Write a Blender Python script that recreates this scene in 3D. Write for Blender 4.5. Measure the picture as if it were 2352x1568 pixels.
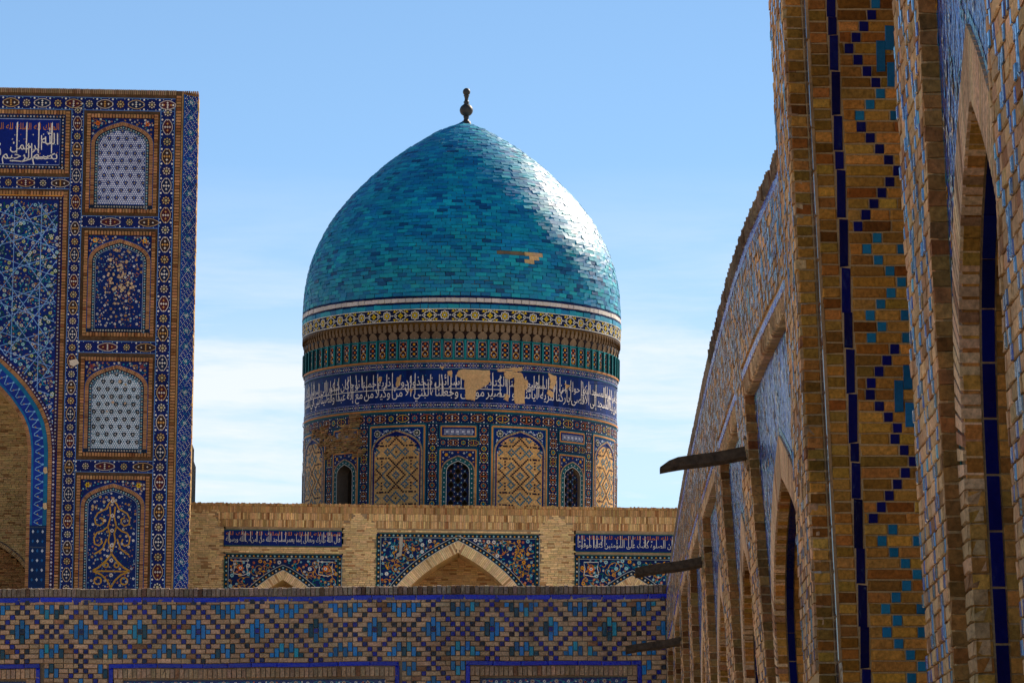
import bpy, math, random
import numpy as np
from mathutils import Vector, Matrix

for _o in list(bpy.data.objects): bpy.data.objects.remove(_o, do_unlink=True)
SC = bpy.context.scene
COL = SC.collection
RNG = random.Random(11)

# ---------------------------------------------------------------- camera
F = 11000.0                      # focal length in units of a 2352 px wide frame
PITCH = math.atan((2200.0 - 784.0) / F)
CAMZ = 1.7
cam = bpy.data.cameras.new('camera')
cam.sensor_width = 36.0
cam.lens = 36.0 * F / 2352.0
cam.clip_start = 0.5; cam.clip_end = 6000.0
camo = bpy.data.objects.new('camera', cam); COL.objects.link(camo)
camo.location = (0, 0, CAMZ); camo.rotation_euler = (math.pi/2 + PITCH, 0, 0)
SC.camera = camo

# ---------------------------------------------------------------- light, sky, exposure
SUN_EL = math.radians(33.0)
SUN_AZ = math.radians(40.0)      # clockwise from +Y (the view direction) towards +X
SDIR = Vector((math.sin(SUN_AZ)*math.cos(SUN_EL), math.cos(SUN_AZ)*math.cos(SUN_EL), math.sin(SUN_EL)))
world = bpy.data.worlds.new('World'); SC.world = world; world.use_nodes = True
wn = world.node_tree.nodes; wl = world.node_tree.links
wn.clear()
w_out = wn.new('ShaderNodeOutputWorld'); w_bg = wn.new('ShaderNodeBackground')
sky = wn.new('ShaderNodeTexSky'); sky.sky_type = 'NISHITA'; sky.sun_disc = False
sky.sun_elevation = SUN_EL; sky.sun_rotation = SUN_AZ
sky.altitude = 0.0; sky.air_density = 0.6; sky.dust_density = 0.0; sky.ozone_density = 2.0
w_bg.inputs['Strength'].default_value = 0.086
# thin high cloud streaks low over the horizon, drawn by direction
geo = wn.new('ShaderNodeTexCoord')
sep = wn.new('ShaderNodeSeparateXYZ'); wl.new(geo.outputs['Generated'], sep.inputs[0])
mp = wn.new('ShaderNodeMapping'); mp.inputs['Scale'].default_value = (9.0, 9.0, 62.0)
wl.new(geo.outputs['Generated'], mp.inputs['Vector'])
nz = wn.new('ShaderNodeTexNoise'); nz.inputs['Scale'].default_value = 1.6
nz.inputs['Detail'].default_value = 9.0; nz.inputs['Roughness'].default_value = 0.62
nz.inputs['Distortion'].default_value = 0.25
wl.new(mp.outputs[0], nz.inputs['Vector'])
cr = wn.new('ShaderNodeValToRGB')
cr.color_ramp.elements[0].position = 0.40; cr.color_ramp.elements[0].color = (0.40, 0.40, 0.40, 1)
cr.color_ramp.elements[1].position = 0.60; cr.color_ramp.elements[1].color = (1, 1, 1, 1)
wl.new(nz.outputs['Fac'], cr.inputs[0])
hr = wn.new('ShaderNodeValToRGB')           # clouds thin out upwards
e = hr.color_ramp.elements
e[0].position = 0.0; e[0].color = (0.5, 0.5, 0.5, 1)
e[1].position = 0.165; e[1].color = (0, 0, 0, 1)
for _p, _c in ((0.088, 0.30), (0.098, 0.95), (0.124, 0.9), (0.134, 0.40)):
    x = e.new(_p); x.color = (_c, _c, _c, 1)
wl.new(sep.outputs['Z'], hr.inputs[0])
mm = wn.new('ShaderNodeMath'); mm.operation = 'MULTIPLY'
wl.new(cr.outputs[0], mm.inputs[0]); wl.new(hr.outputs[0], mm.inputs[1])
hs = wn.new('ShaderNodeHueSaturation'); hs.inputs['Saturation'].default_value = 1.0
tint = wn.new('ShaderNodeMixRGB'); tint.blend_type = 'MULTIPLY'; tint.inputs['Fac'].default_value = 1.0
tint.inputs['Color2'].default_value = (0.95, 1.03, 1.0, 1)
wl.new(sky.outputs[0], tint.inputs['Color1']); wl.new(tint.outputs[0], hs.inputs['Color'])
mx = wn.new('ShaderNodeMixRGB'); mx.inputs['Color2'].default_value = (6.6, 6.95, 7.3, 1)
wl.new(mm.outputs[0], mx.inputs['Fac']); wl.new(hs.outputs[0], mx.inputs['Color1'])
wl.new(mx.outputs[0], w_bg.inputs['Color']); wl.new(w_bg.outputs[0], w_out.inputs['Surface'])

sun = bpy.data.lights.new('sun', 'SUN'); sun.energy = 5.0; sun.angle = math.radians(0.55)
sun.color = (1.0, 0.87, 0.70)
suno = bpy.data.objects.new('sun', sun); COL.objects.link(suno)
suno.rotation_euler = (-SDIR).to_track_quat('-Z', 'Y').to_euler()
suno.location = (40, 60, 80)

SC.view_settings.view_transform = 'Standard'
SC.view_settings.look = 'None'
SC.view_settings.exposure = 0.74
SC.view_settings.gamma = 1.0
SC.view_settings.use_curve_mapping = False
SC.render.resolution_x = 1024; SC.render.resolution_y = 682
SC.cycles.max_bounces = 6

# ---------------------------------------------------------------- measuring helpers
CP, SP = math.cos(PITCH), math.sin(PITCH)
def ray(px, py):
    u = (px-1176.0)/F; w = (784.0-py)/F
    return Vector((u, CP - w*SP, SP + w*CP))
CAM = Vector((0, 0, CAMZ))
def P(px, py, Y):
    d = ray(px, py); return CAM + d*(Y/d.y)
def proj(p):
    d = Vector(p) - CAM
    zc = d.y*CP + d.z*SP; yc = -d.y*SP + d.z*CP
    if zc < 0.1: return None
    return (1176 + F*d.x/zc, 784 - F*yc/zc)

class Frame:
    """a plane of the place: s to the right, h up, n out of it"""
    def __init__(self, px, py, Y, roll=0.0, yaw=0.0):
        self.O = P(px, py, Y)
        R = Matrix.Rotation(yaw, 3, 'Z') @ Matrix.Rotation(roll, 3, 'Y')
        self.S = R @ Vector((1, 0, 0)); self.H = R @ Vector((0, 0, 1)); self.N = R @ Vector((0, -1, 0))
    def w(self, s, h, n=0.0):
        return self.O + self.S*s + self.H*h + self.N*n
    def px(self, px, py):
        d = ray(px, py)
        t = (self.O-CAM).dot(self.N)/d.dot(self.N)
        q = CAM + d*t - self.O
        return (q.dot(self.S), q.dot(self.H))

# ---------------------------------------------------------------- colours and materials
def lin(c):
    r, g, b = c
    if b > 1.5*max(r, g) and r > 0.45*g: c = (r*0.55, g*1.12+2, b)      # these glazes are cobalt, not violet
    out = []
    for v in c:
        v /= 255.0
        out.append(v/12.92 if v <= 0.04045 else ((v+0.055)/1.055)**2.4)
    return tuple(out)
NAVY = lin((20, 26, 118)); DEEP = lin((14, 18, 74)); COBALT = lin((26, 58, 176)); ROYAL = lin((20, 32, 165))
TURQ = lin((24, 138, 158)); TEAL = lin((16, 96, 116)); SKYB = lin((40, 140, 205)); WHITE = lin((226, 226, 218))
GOLD = lin((226, 158, 30)); ORANGE = lin((214, 108, 26)); PURP = lin((74, 34, 62)); GREEN = lin((22, 84, 66))
YELL = lin((210, 180, 30)); BLACK = lin((14, 14, 34)); PALE = lin((150, 205, 215)); RUST = lin((130, 60, 36))
BRICK = (0.60, 0.36, 0.18); BRICKG = (0.48, 0.305, 0.175); BRICKY = (0.76, 0.54, 0.265); PLAST = (0.66, 0.43, 0.21)  # BRICK is raised for the arcade faces: their open-sky light put into the colour
MORT = (0.46, 0.31, 0.16)

def jit(c, a, rng=RNG):
    k = 1 + rng.uniform(-a, a)
    return tuple(max(0.0, v*k*(1+rng.uniform(-a, a)*0.35)) for v in c)

def mat(name, src, rough=0.85, spec=0.3, grain=0.3, gscale=60.0, bump=0.3, bdist=0.004, stain=0.25, sscale=2.0,
        rvar=0.0, coat=0.0, base=None, bscale=None):
    m = bpy.data.materials.new(name); m.use_nodes = True
    nt = m.node_tree; N = nt.nodes; L = nt.links
    b = N['Principled BSDF']
    if src == 'attr':
        a = N.new('ShaderNodeAttribute'); a.attribute_name = 'Col'; co = a.outputs['Color']
    elif src == 'obj':
        a = N.new('ShaderNodeObjectInfo'); co = a.outputs['Color']
    else:
        a = N.new('ShaderNodeRGB'); a.outputs[0].default_value = (*base, 1); co = a.outputs[0]
    g = N.new('ShaderNodeNewGeometry')
    n1 = N.new('ShaderNodeTexNoise'); n1.inputs['Scale'].default_value = gscale; n1.inputs['Detail'].default_value = 5
    n1.inputs['Roughness'].default_value = 0.65
    n2 = N.new('ShaderNodeTexNoise'); n2.inputs['Scale'].default_value = sscale; n2.inputs['Detail'].default_value = 6
    L.new(g.outputs['Position'], n1.inputs['Vector']); L.new(g.outputs['Position'], n2.inputs['Vector'])
    r1 = N.new('ShaderNodeMapRange'); r1.inputs['From Min'].default_value = 0.3; r1.inputs['From Max'].default_value = 0.7
    r1.inputs['To Min'].default_value = 1-grain; r1.inputs['To Max'].default_value = 1+grain
    L.new(n1.outputs['Fac'], r1.inputs['Value'])
    r2 = N.new('ShaderNodeMapRange'); r2.inputs['From Min'].default_value = 0.3; r2.inputs['From Max'].default_value = 0.7
    r2.inputs['To Min'].default_value = 1-stain; r2.inputs['To Max'].default_value = 1+stain
    L.new(n2.outputs['Fac'], r2.inputs['Value'])
    mu = N.new('ShaderNodeMath'); mu.operation = 'MULTIPLY'
    L.new(r1.outputs[0], mu.inputs[0]); L.new(r2.outputs[0], mu.inputs[1])
    vm = N.new('ShaderNodeVectorMath'); vm.operation = 'SCALE'
    L.new(co, vm.inputs[0]); L.new(mu.outputs[0], vm.inputs['Scale'])
    L.new(vm.outputs[0], b.inputs['Base Color'])
    b.inputs['Roughness'].default_value = rough
    b.inputs['Specular IOR Level'].default_value = spec
    if rvar:
        r3 = N.new('ShaderNodeMapRange'); r3.inputs['From Min'].default_value = 0.3; r3.inputs['From Max'].default_value = 0.7
        r3.inputs['To Min'].default_value = max(0.02, rough-rvar); r3.inputs['To Max'].default_value = rough+rvar
        L.new(n2.outputs['Fac'], r3.inputs['Value']); L.new(r3.outputs[0], b.inputs['Roughness'])
    if coat: b.inputs['Coat Weight'].default_value = coat
    if bump:
        bp = N.new('ShaderNodeBump'); bp.inputs['Strength'].default_value = bump; bp.inputs['Distance'].default_value = bdist
        if bscale:
            n4 = N.new('ShaderNodeTexNoise'); n4.inputs['Scale'].default_value = bscale; n4.inputs['Detail'].default_value = 3
            L.new(g.outputs['Position'], n4.inputs['Vector']); L.new(n4.outputs['Fac'], bp.inputs['Height'])
        else:
            L.new(n1.outputs['Fac'], bp.inputs['Height'])
        L.new(bp.outputs[0], b.inputs['Normal'])
    return m
BRK = dict(rough=0.92, spec=0.12, grain=0.42, gscale=48, bump=0.8, bdist=0.007, stain=0.28, sscale=1.7)
GLZ = dict(rough=0.12, spec=0.25, grain=0.16, gscale=70, bump=0.5, bdist=0.006, stain=0.15, sscale=3.0, rvar=0.08, bscale=26)
FAR = dict(rough=0.45, spec=0.08, grain=0.18, gscale=14, bump=0.15, bdist=0.01, stain=0.22, sscale=0.8, rvar=0.08, bscale=6)
DOM = dict(rough=0.50, spec=0.34, grain=0.14, gscale=14, bump=0.2, bdist=0.01, stain=0.16, sscale=0.7, rvar=0.06, bscale=5)
M_BA = mat('fired_brick', 'attr', **BRK);        M_BO = mat('fired_brick_piece', 'obj', **BRK)
M_GA = mat('glazed_tile', 'attr', **GLZ);        M_GO = mat('glazed_tile_piece', 'obj', **GLZ)
M_DA = mat('dome_glaze', 'attr', **DOM);         M_DO = mat('dome_glaze_piece', 'obj', **DOM)
AGL = dict(GLZ); AGL.update(spec=0.8, rough=0.10, bump=0.35)
M_AGA = mat('arcade_glaze', 'attr', **AGL);      M_AGO = mat('arcade_glaze_piece', 'obj', **AGL)
M_MAJ = mat('glazed_majolica', 'attr', rough=0.10, spec=0.5, grain=0.2, gscale=40, bump=1.0, bdist=0.02, stain=0.2, sscale=3.0, rvar=0.05, bscale=16)
M_BODY = mat('tile_body', 'base', base=(0.40, 0.25, 0.13), rough=0.92, spec=0.1, grain=0.3)
M_FA = mat('tile_mosaic', 'attr', **FAR);        M_FO = mat('tile_mosaic_piece', 'obj', **FAR)
FBR = dict(rough=0.92, spec=0.1, grain=0.22, gscale=16, bump=0.3, bdist=0.02, stain=0.20, sscale=0.6)
M_FBA = mat('far_brick', 'attr', **FBR);         M_FBO = mat('far_brick_piece', 'obj', **FBR)
M_MORT = mat('mortar', 'base', base=MORT, rough=0.95, spec=0.05, grain=0.3, gscale=90, bump=0.6, bdist=0.006, stain=0.25)
M_MORTD = mat('dark_mortar', 'base', base=(0.20, 0.145, 0.095), rough=0.95, spec=0.05, grain=0.3, gscale=90, bump=0.6, bdist=0.006)
M_WOOD = mat('weathered_wood', 'base', base=(0.075, 0.052, 0.033), rough=0.8, spec=0.2, grain=0.5, gscale=25, bump=0.6, bdist=0.006)
M_METAL = mat('dark_finial_metal', 'base', base=(0.035, 0.033, 0.032), rough=0.55, spec=0.4, grain=0.3, gscale=8, bump=0.2)
M_GROUND = mat('stone_paving', 'base', base=(0.58, 0.42, 0.25), rough=0.9, spec=0.15, grain=0.15, gscale=3, bump=0.2, stain=0.15, sscale=0.2)
M_DARK = mat('dark_interior', 'base', base=(0.05, 0.038, 0.028), rough=0.95, spec=0.05)

# ---------------------------------------------------------------- mesh helpers
class MB:
    """collects faces with a colour each and links them as one mesh object"""
    def __init__(self):
        self.v = []; self.f = []; self.c = []
    def add(self, vs, fs, col):
        b = len(self.v); self.v.extend(vs)
        for f in fs:
            self.f.append(tuple(i+b for i in f)); self.c.append(col)
    def build(self, name, m, parent, base, kind=None, label=None, smooth=False):
        me = bpy.data.meshes.new(name)
        bx, by, bz = base
        me.from_pydata([(p[0]-bx, p[1]-by, p[2]-bz) for p in self.v], [], self.f)
        at = me.attributes.new('Col', 'FLOAT_COLOR', 'FACE')
        arr = np.ones((len(self.f), 4), dtype=np.float32)
        if self.f: arr[:, :3] = np.array(self.c, dtype=np.float32)
        at.data.foreach_set('color', arr.ravel())
        if smooth: me.polygons.foreach_set('use_smooth', [True]*len(self.f))
        me.materials.append(m)
        o = bpy.data.objects.new(name, me); COL.objects.link(o)
        if parent is not None: o.parent = parent
        else: o.location = base
        if kind: o['kind'] = kind
        if label: o['label'] = label
        return o

def thing(name, label, cat, base, group=None):
    o = bpy.data.objects.new(name, None); COL.objects.link(o)
    o.location = base; o['label'] = label; o['category'] = cat
    if group: o['group'] = group
    o.empty_display_size = 0.5
    return o

BOXF = [(0, 1, 2, 3), (0, 4, 5, 1), (1, 5, 6, 2), (2, 6, 7, 3), (3, 7, 4, 0)]   # front and four sides
BOXB = BOXF + [(4, 7, 6, 5)]
def box(mb, mapf, s0, s1, h0, h1, n0, n1, col, jt=0.0, back=False, side=None):
    """n1 is the outer face"""
    c = [(s0, h0, n1), (s1, h0, n1), (s1, h1, n1), (s0, h1, n1), (s0, h0, n0), (s1, h0, n0), (s1, h1, n0), (s0, h1, n0)]
    if jt:
        r = RNG.uniform
        c = [(a+r(-jt, jt), b+r(-jt, jt), d+r(-jt, jt)*0.6) for a, b, d in c]
    mb.add([tuple(mapf(*q)) for q in c], BOXB if back else BOXF, col)
    if side is not None:
        for k in range(1, 5): mb.c[-k] = side

def unit_piece(name, m, seed, m_side=None):
    r = random.Random(seed); j = 0.03 if m_side else 0.06
    me = bpy.data.meshes.new(name)
    b = 0.09
    v = []; 
    for z, k in ((0.5, 0.5-b*0.6), (0.5-0.16, 0.5), (-0.5, 0.5)):
        for sx, sy in ((-1, -1), (1, -1), (1, 1), (-1, 1)):
            v.append((sx*k+r.uniform(-j, j)*0.6, sy*k+r.uniform(-j, j)*0.9, z+(r.uniform(-j, j) if z == 0.5 else 0)))
    f = [(0, 1, 2, 3)]
    for k in (0, 4):
        for i in range(4):
            a, c = k+i, k+(i+1) % 4
            f.append((a, a+4, c+4, c))
    me.from_pydata(v, [], f); me.materials.append(m)
    if m_side:
        me.materials.append(m_side)
        for k in range(5, 9): me.polygons[k].material_index = 1
    return me
UNITS = {}
def units(m):
    if m.name not in UNITS: UNITS[m.name] = [unit_piece(m.name.replace('_piece', '')+'_shape', m, 100+i, M_BODY if m in (M_GO, M_AGO) else None) for i in range(5)]
    return UNITS[m.name]

def pieces(parent, base, name, items, mapf, m_join, m_obj, join_name, limit=300, jt=0.0):
    """items: (s0,s1,h0,h1,n0,n1,col). The largest in view become objects of their own, the rest one joined part."""
    sc = []
    for i, it in enumerate(items):
        s0, s1, h0, h1, n0, n1, col = it
        q = [proj(mapf(s, h, n1)) for s, h in ((s0, h0), (s1, h0), (s1, h1), (s0, h1))]
        if None in q: sc.append((0, i)); continue
        a = 0.0
        for k in range(4):
            x0, y0 = q[k]; x1, y1 = q[(k+1) % 4]; a += x0*y1-x1*y0
        mx_, my_ = sum(p[0] for p in q)/4, sum(p[1] for p in q)/4
        if not (-5 < mx_ < 2357 and -5 < my_ < 1573): a = 0
        sc.append((abs(a), i))
    sc.sort(reverse=True)
    own = set(i for a, i in sc[:limit] if a > 0)
    mb = MB(); bx = Vector(base)
    us = units(m_obj)
    for i, it in enumerate(items):
        s0, s1, h0, h1, n0, n1, col = it
        if i in own:
            c = Vector(mapf((s0+s1)/2, (h0+h1)/2, (n0+n1)/2))
            ax = Vector(mapf(s1, (h0+h1)/2, (n0+n1)/2)) - Vector(mapf(s0, (h0+h1)/2, (n0+n1)/2))
            ay = Vector(mapf((s0+s1)/2, h1, (n0+n1)/2)) - Vector(mapf((s0+s1)/2, h0, (n0+n1)/2))
            X = ax.normalized(); Z = X.cross(ay).normalized(); 
            nn = Vector(mapf((s0+s1)/2, (h0+h1)/2, n1)) - c
            if Z.dot(nn) < 0: Z = -Z
            Y = Z.cross(X)
            M = Matrix(((X.x*ax.length, Y.x*ay.length, Z.x*(n1-n0), c.x-bx.x), (X.y*ax.length, Y.y*ay.length, Z.y*(n1-n0), c.y-bx.y),
                        (X.z*ax.length, Y.z*ay.length, Z.z*(n1-n0), c.z-bx.z), (0, 0, 0, 1)))
            o = bpy.data.objects.new(name, RNG.choice(us)); COL.objects.link(o)
            o.parent = parent; o.matrix_basis = M; o.color = (*col, 1)
        else:
            box(mb, mapf, s0, s1, h0, h1, n0, n1, col, jt, side=(0.36, 0.23, 0.12) if m_obj in (M_GO, M_AGO) else None)
    if mb.f: mb.build(join_name, m_join, parent, base, kind='stuff')

class Orn(MB):
    """flat cut-tile ornament: polygons in (u,v) with a colour and a layer, mapped onto a surface"""
    def __init__(self, mapf):
        super().__init__(); self.m = mapf
    def poly(self, pts, col, k=1):
        self.add([tuple(self.m(u, v, k)) for u, v in pts], [tuple(range(len(pts)))], col)
    def fan(self, c, pts, col, k=1):
        n = len(pts)
        self.add([tuple(self.m(c[0], c[1], k))]+[tuple(self.m(u, v, k)) for u, v in pts],
                 [(0, i+1, (i+1) % n+1) for i in range(n)], col)
    def rect(self, u0, v0, u1, v1, col, k=1):
        self.poly([(u0, v0), (u1, v0), (u1, v1), (u0, v1)], col, k)
    def disc(self, u, v, r, col, k=2, n=8, ry=None):
        ry = ry or r
        self.poly([(u+r*math.cos(6.2832*i/n), v+ry*math.sin(6.2832*i/n)) for i in range(n)], col, k)
    def star(self, u, v, r1, r2, n, col, k=2, rot=0.0, sx=1.0):
        pts = []
        for i in range(2*n):
            r = r1 if i % 2 == 0 else r2
            a = rot+math.pi*i/n
            pts.append((u+sx*r*math.cos(a), v+r*math.sin(a)))
        self.fan((u, v), pts, col, k)
    def flower(self, u, v, r, col, cen, k=3, n=6):
        pts = []
        m_ = 4*n
        ph = (u*7.3+v*3.1) % 6.28
        for i in range(m_):
            a = 2*math.pi*i/m_+ph
            rr = r*(0.78+0.22*math.cos(n*(a-ph)))
            pts.append((u+rr*math.cos(a), v+rr*math.sin(a)))
        self.fan((u, v), pts, col, k)
        self.disc(u, v, r*0.36, cen, k+1, 6)
    def stroke(self, pts, w, col, k=2, closed=False):
        n = len(pts); L = []; R_ = []
        for i in range(n):
            if closed: a, b = pts[i-1], pts[(i+1) % n]
            else: a, b = pts[max(0, i-1)], pts[min(n-1, i+1)]
            dx, dy = b[0]-a[0], b[1]-a[1]; d = math.hypot(dx, dy) or 1
            nx, ny = -dy/d*w/2, dx/d*w/2
            L.append((pts[i][0]+nx, pts[i][1]+ny)); R_.append((pts[i][0]-nx, pts[i][1]-ny))
        vs = [tuple(self.m(u, v, k)) for u, v in L+R_]
        rng = range(n if closed else n-1)
        self.add(vs, [(i, (i+1) % n, n+(i+1) % n, n+i) for i in rng], col)
    def diamond(self, u, v, a, b, col, k=2):
        self.poly([(u-a, v), (u, v-b), (u+a, v), (u, v+b)], col, k)
    def leaf(self, u, v, l, w, ang, col, k=2):
        ca, sa = math.cos(ang), math.sin(ang)
        pts = [(0, 0), (l*0.35, w/2), (l*0.7, w*0.38), (l, 0), (l*0.7, -w*0.38), (l*0.35, -w/2)]
        self.poly([(u+x*ca-y*sa, v+x*sa+y*ca) for x, y in pts], col, k)

def arch(xc, half, ys, rise, n=12, shape=0.60):
    """pointed arch in a space where v grows upwards, from the right springing over the apex to the left one"""
    P0, P1, P2, P3 = (half, 0), (half*1.0, rise*shape), (half*0.52, rise*0.80), (0, rise)
    r = []
    for i in range(n+1):
        t = i/n; a = (1-t)**3; b = 3*t*(1-t)**2; c = 3*t*t*(1-t); d = t**3
        r.append((a*P0[0]+b*P1[0]+c*P2[0]+d*P3[0], a*P0[1]+b*P1[1]+c*P2[1]+d*P3[1]))
    right = [(xc+x, ys+y) for x, y in r]
    left = [(xc-x, ys+y) for x, y in r[::-1][1:]]
    return right+left

def resample(pts, step):
    out = [pts[0]]; acc = 0.0
    for (x0, y0), (x1, y1) in zip(pts, pts[1:]):
        d = math.hypot(x1-x0, y1-y0)
        t = step-acc
        while t <= d:
            out.append((x0+(x1-x0)*t/d, y0+(y1-y0)*t/d)); t += step
        acc = d-(t-step)
    return out

# ---- Arabic lettering: letters are joined by hand, then turned into flat mesh strokes
_AR = {}
def _ar():
    two = {'\u0622': 0xFE81, '\u0623': 0xFE83, '\u0624': 0xFE85, '\u0625': 0xFE87, '\u0627': 0xFE8D, '\u0629': 0xFE93,
           '\u062f': 0xFEA9, '\u0630': 0xFEAB, '\u0631': 0xFEAD, '\u0632': 0xFEAF, '\u0648': 0xFEED, '\u0649': 0xFEEF}
    four = {'\u0626': 0xFE89, '\u0628': 0xFE8F, '\u062a': 0xFE95, '\u062b': 0xFE99, '\u062c': 0xFE9D, '\u062d': 0xFEA1, '\u062e': 0xFEA5,
            '\u0633': 0xFEB1, '\u0634': 0xFEB5, '\u0635': 0xFEB9, '\u0636': 0xFEBD, '\u0637': 0xFEC1, '\u0638': 0xFEC5, '\u0639': 0xFEC9,
            '\u063a': 0xFECD, '\u0641': 0xFED1, '\u0642': 0xFED5, '\u0643': 0xFED9, '\u0644': 0xFEDD, '\u0645': 0xFEE1, '\u0646': 0xFEE5,
            '\u0647': 0xFEE9, '\u064a': 0xFEF1}
    for k, c in two.items(): _AR[k] = (c, c+1, c, c+1)
    for k, c in four.items(): _AR[k] = (c, c+1, c+2, c+3)      # isolated, final, initial, medial
    return set(four)
_DUAL = _ar()
def shape_arabic(t):
    t = t.replace('\u0627\u0644\u0644\u0647', '\ufdf2')
    out = []; i = 0; prev = False
    while i < len(t):
        ch = t[i]
        if ch == '\u0644' and i+1 < len(t) and t[i+1] in '\u0627\u0623\u0625\u0622':
            c = {'\u0622': 0xFEF5, '\u0623': 0xFEF7, '\u0625': 0xFEF9, '\u0627': 0xFEFB}[t[i+1]]
            out.append(chr(c+1 if prev else c)); prev = False; i += 2; continue
        if ch not in _AR:
            out.append(ch); prev = False; i += 1; continue
        nx = i+1 < len(t) and t[i+1] in _AR and ch in _DUAL
        f = _AR[ch]
        out.append(chr(f[3] if (prev and nx) else f[1] if prev else f[2] if nx else f[0]))
        prev = nx; i += 1
    return ''.join(reversed(out))
def text_mesh(t, arabic=True):
    cu = bpy.data.curves.new('lettering', 'FONT'); cu.body = shape_arabic(t) if arabic else t
    cu.resolution_u = 2
    o = bpy.data.objects.new('lettering', cu); COL.objects.link(o)
    dg = bpy.context.evaluated_depsgraph_get()
    me = bpy.data.meshes.new_from_object(o.evaluated_get(dg))
    v = [(q.co.x, q.co.y) for q in me.vertices]; f = [tuple(p.vertices) for p in me.polygons]
    bpy.data.objects.remove(o); bpy.data.curves.remove(cu); bpy.data.meshes.remove(me)
    return v, f
def write(orn, t, u_right, v_base, em, col, k, tall=1.0, width=None, knee=0.40):
    """u runs to the right, v DOWN; text ends at u_right; letters taller than the knee are drawn out upwards"""
    v, f = text_mesh(t)
    xm = max(p[0] for p in v)
    sx = em if width is None else width/xm
    pts = []
    for x, y in v:
        if y > knee: y = knee+(y-knee)*tall
        pts.append(tuple(orn.m(u_right-(xm-x)*sx, v_base-y*em, k)))
    orn.add(pts, f, col)
    return xm*sx
# ================================================================ the ground
gmb = MB()
gmb.add([(-1500, -300, 0), (1500, -300, 0), (1500, 3000, 0), (-1500, 3000, 0)], [(0, 1, 2, 3)], (1, 1, 1))
g_o = gmb.build('ground', M_GROUND, None, (0, 0, 0)); g_o['kind'] = 'structure'

# ================================================================ glazed brick pattern shared by the two courtyard walls
CELL = 0.0591
def motif():
    it = []
    nav = [(0, 0), (0, -5), (0, 5)]
    for r, cs in ((6, (-1, 1)), (4, (-1, 1)), (3, (-2, 2)), (2, (-3, 3)), (1, (-4, 4, 6)), (0, (-5, 5))):
        for c in cs:
            nav.append((c, r))
            if r: nav.append((c, -r))
    for c, r in nav: it.append((c, r, r, 'n'))
    for c, a, b in ((0, -2, -1), (0, 1, 2), (-1, -1, 1), (1, -1, 1), (-2, 0, 0), (2, 0, 0), (3, -5, -5), (-3, -5, -5), (3, 5, 5), (-3, 5, 5),
                    (4, -5, -4), (-4, -5, -4), (5, -4, -3), (-5, -4, -3), (6, -5, -4), (4, 4, 5), (-4, 4, 5), (5, 3, 4), (-5, 3, 4), (6, 4, 5)):
        it.append((c, a, b, 'b'))
    # rows below the main band, where the pattern runs on down the piers
    for c, r in ((0, 7), (-1, 8), (1, 8), (-2, 9), (2, 9), (0, 13), (-1, 14), (1, 14), (-3, 10), (3, 10), (-4, 11), (4, 11), (6, 11), (-5, 12), (5, 12)):
        it.append((c, r, r, 'n'))
    for c, a, b in ((0, 10, 11), (-1, 11, 13), (1, 11, 13), (4, 7, 8), (-4, 7, 8), (5, 8, 9), (-5, 8, 9), (6, 7, 8)):
        it.append((c, a, b, 'b'))
    return it
MOTIF = motif()
def navy_col():
    k = RNG.random()
    return jit(lin((8, 9, 132)) if k < 0.5 else lin((6, 8, 86)) if k < 0.82 else lin((5, 6, 40)), 0.25)
def blue_col():
    k = RNG.random()
    return jit(lin((24, 118, 182)) if k < 0.5 else lin((14, 94, 140)) if k < 0.72 else lin((8, 64, 82)) if k < 0.88 else lin((20, 140, 168)), 0.18)
def brick_col(b, a=0.2, dark=0.10):
    k = RNG.random()
    c = jit(b, a)
    if k < dark: c = tuple(x*y for x, y in zip(c, (0.62, 0.50, 0.45)))
    elif k < 0.2: c = tuple(x*1.18 for x in c)
    return c
def pattern_fill(c0, c1, r0, r1, ok, s0, h0, bcol, bricks, tiles, flip=1, extra=0.0):
    """s0,h0: centre of motif cell (0,0). ok(c,r) says whether a cell belongs to the wall face"""
    occ = {}
    j = 0.0048
    for k in range((c0-8)//12, (c1+8)//12+1):
        for c, a, b, t in MOTIF:
            cc = c+12*k
            if cc < c0 or cc > c1: continue
            a2, b2 = max(a, r0), min(b, r1)
            if a2 > b2: continue
            if not all(ok(cc, r) for r in range(a2, b2+1)): continue
            if any((cc, r) in occ for r in range(a2, b2+1)): continue
            if RNG.random() < 0.035: continue                      # a lost tile, patched with brick
            for r in range(a2, b2+1): occ[(cc, r)] = 1
            col = navy_col() if t == 'n' else blue_col()
            z = RNG.uniform(-0.001, 0.004)
            tiles.append((s0+flip*(cc-0.5)*CELL+j, s0+flip*(cc+0.5)*CELL-j, h0-(b2+0.5)*CELL+j, h0-(a2-0.5)*CELL-j, -0.03, 0.002+z, col))
    for r in range(r0, r1+1):
        c = c0
        while c <= c1:
            if (c, r) in occ or not ok(c, r): c += 1; continue
            n = 1
            while c+n <= c1 and (c+n, r) not in occ and ok(c+n, r): n += 1
            k = 0
            while k < n:
                left = n-k
                ln = left if left <= 3 else (2 if left == 4 else RNG.choice((2, 3)))
                if left == 3 and RNG.random() < 0.3: ln = 2
                if extra and RNG.random() < extra:                    # a glazed header let into the course
                    tiles.append((s0+flip*(c+k-0.5)*CELL+j, s0+flip*(c+k+0.5)*CELL-j, h0-(r+0.5)*CELL+j, h0-(r-0.5)*CELL-j, -0.03, 0.003, blue_col() if RNG.random() < 0.5 else navy_col()))
                    k += 1; continue
                z = RNG.uniform(-0.004, 0.003)
                dj = RNG.uniform(-0.0015, 0.0015)
                bricks.append((s0+flip*(c+k-0.5)*CELL+j, s0+flip*(c+k+ln-0.5)*CELL-j, h0-(r+0.5)*CELL+j+dj, h0-(r-0.5)*CELL-j+dj, -0.03, z, brick_col(bcol, 0.14, dark=0.04)))
                k += ln
            c += n
    return occ

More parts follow.
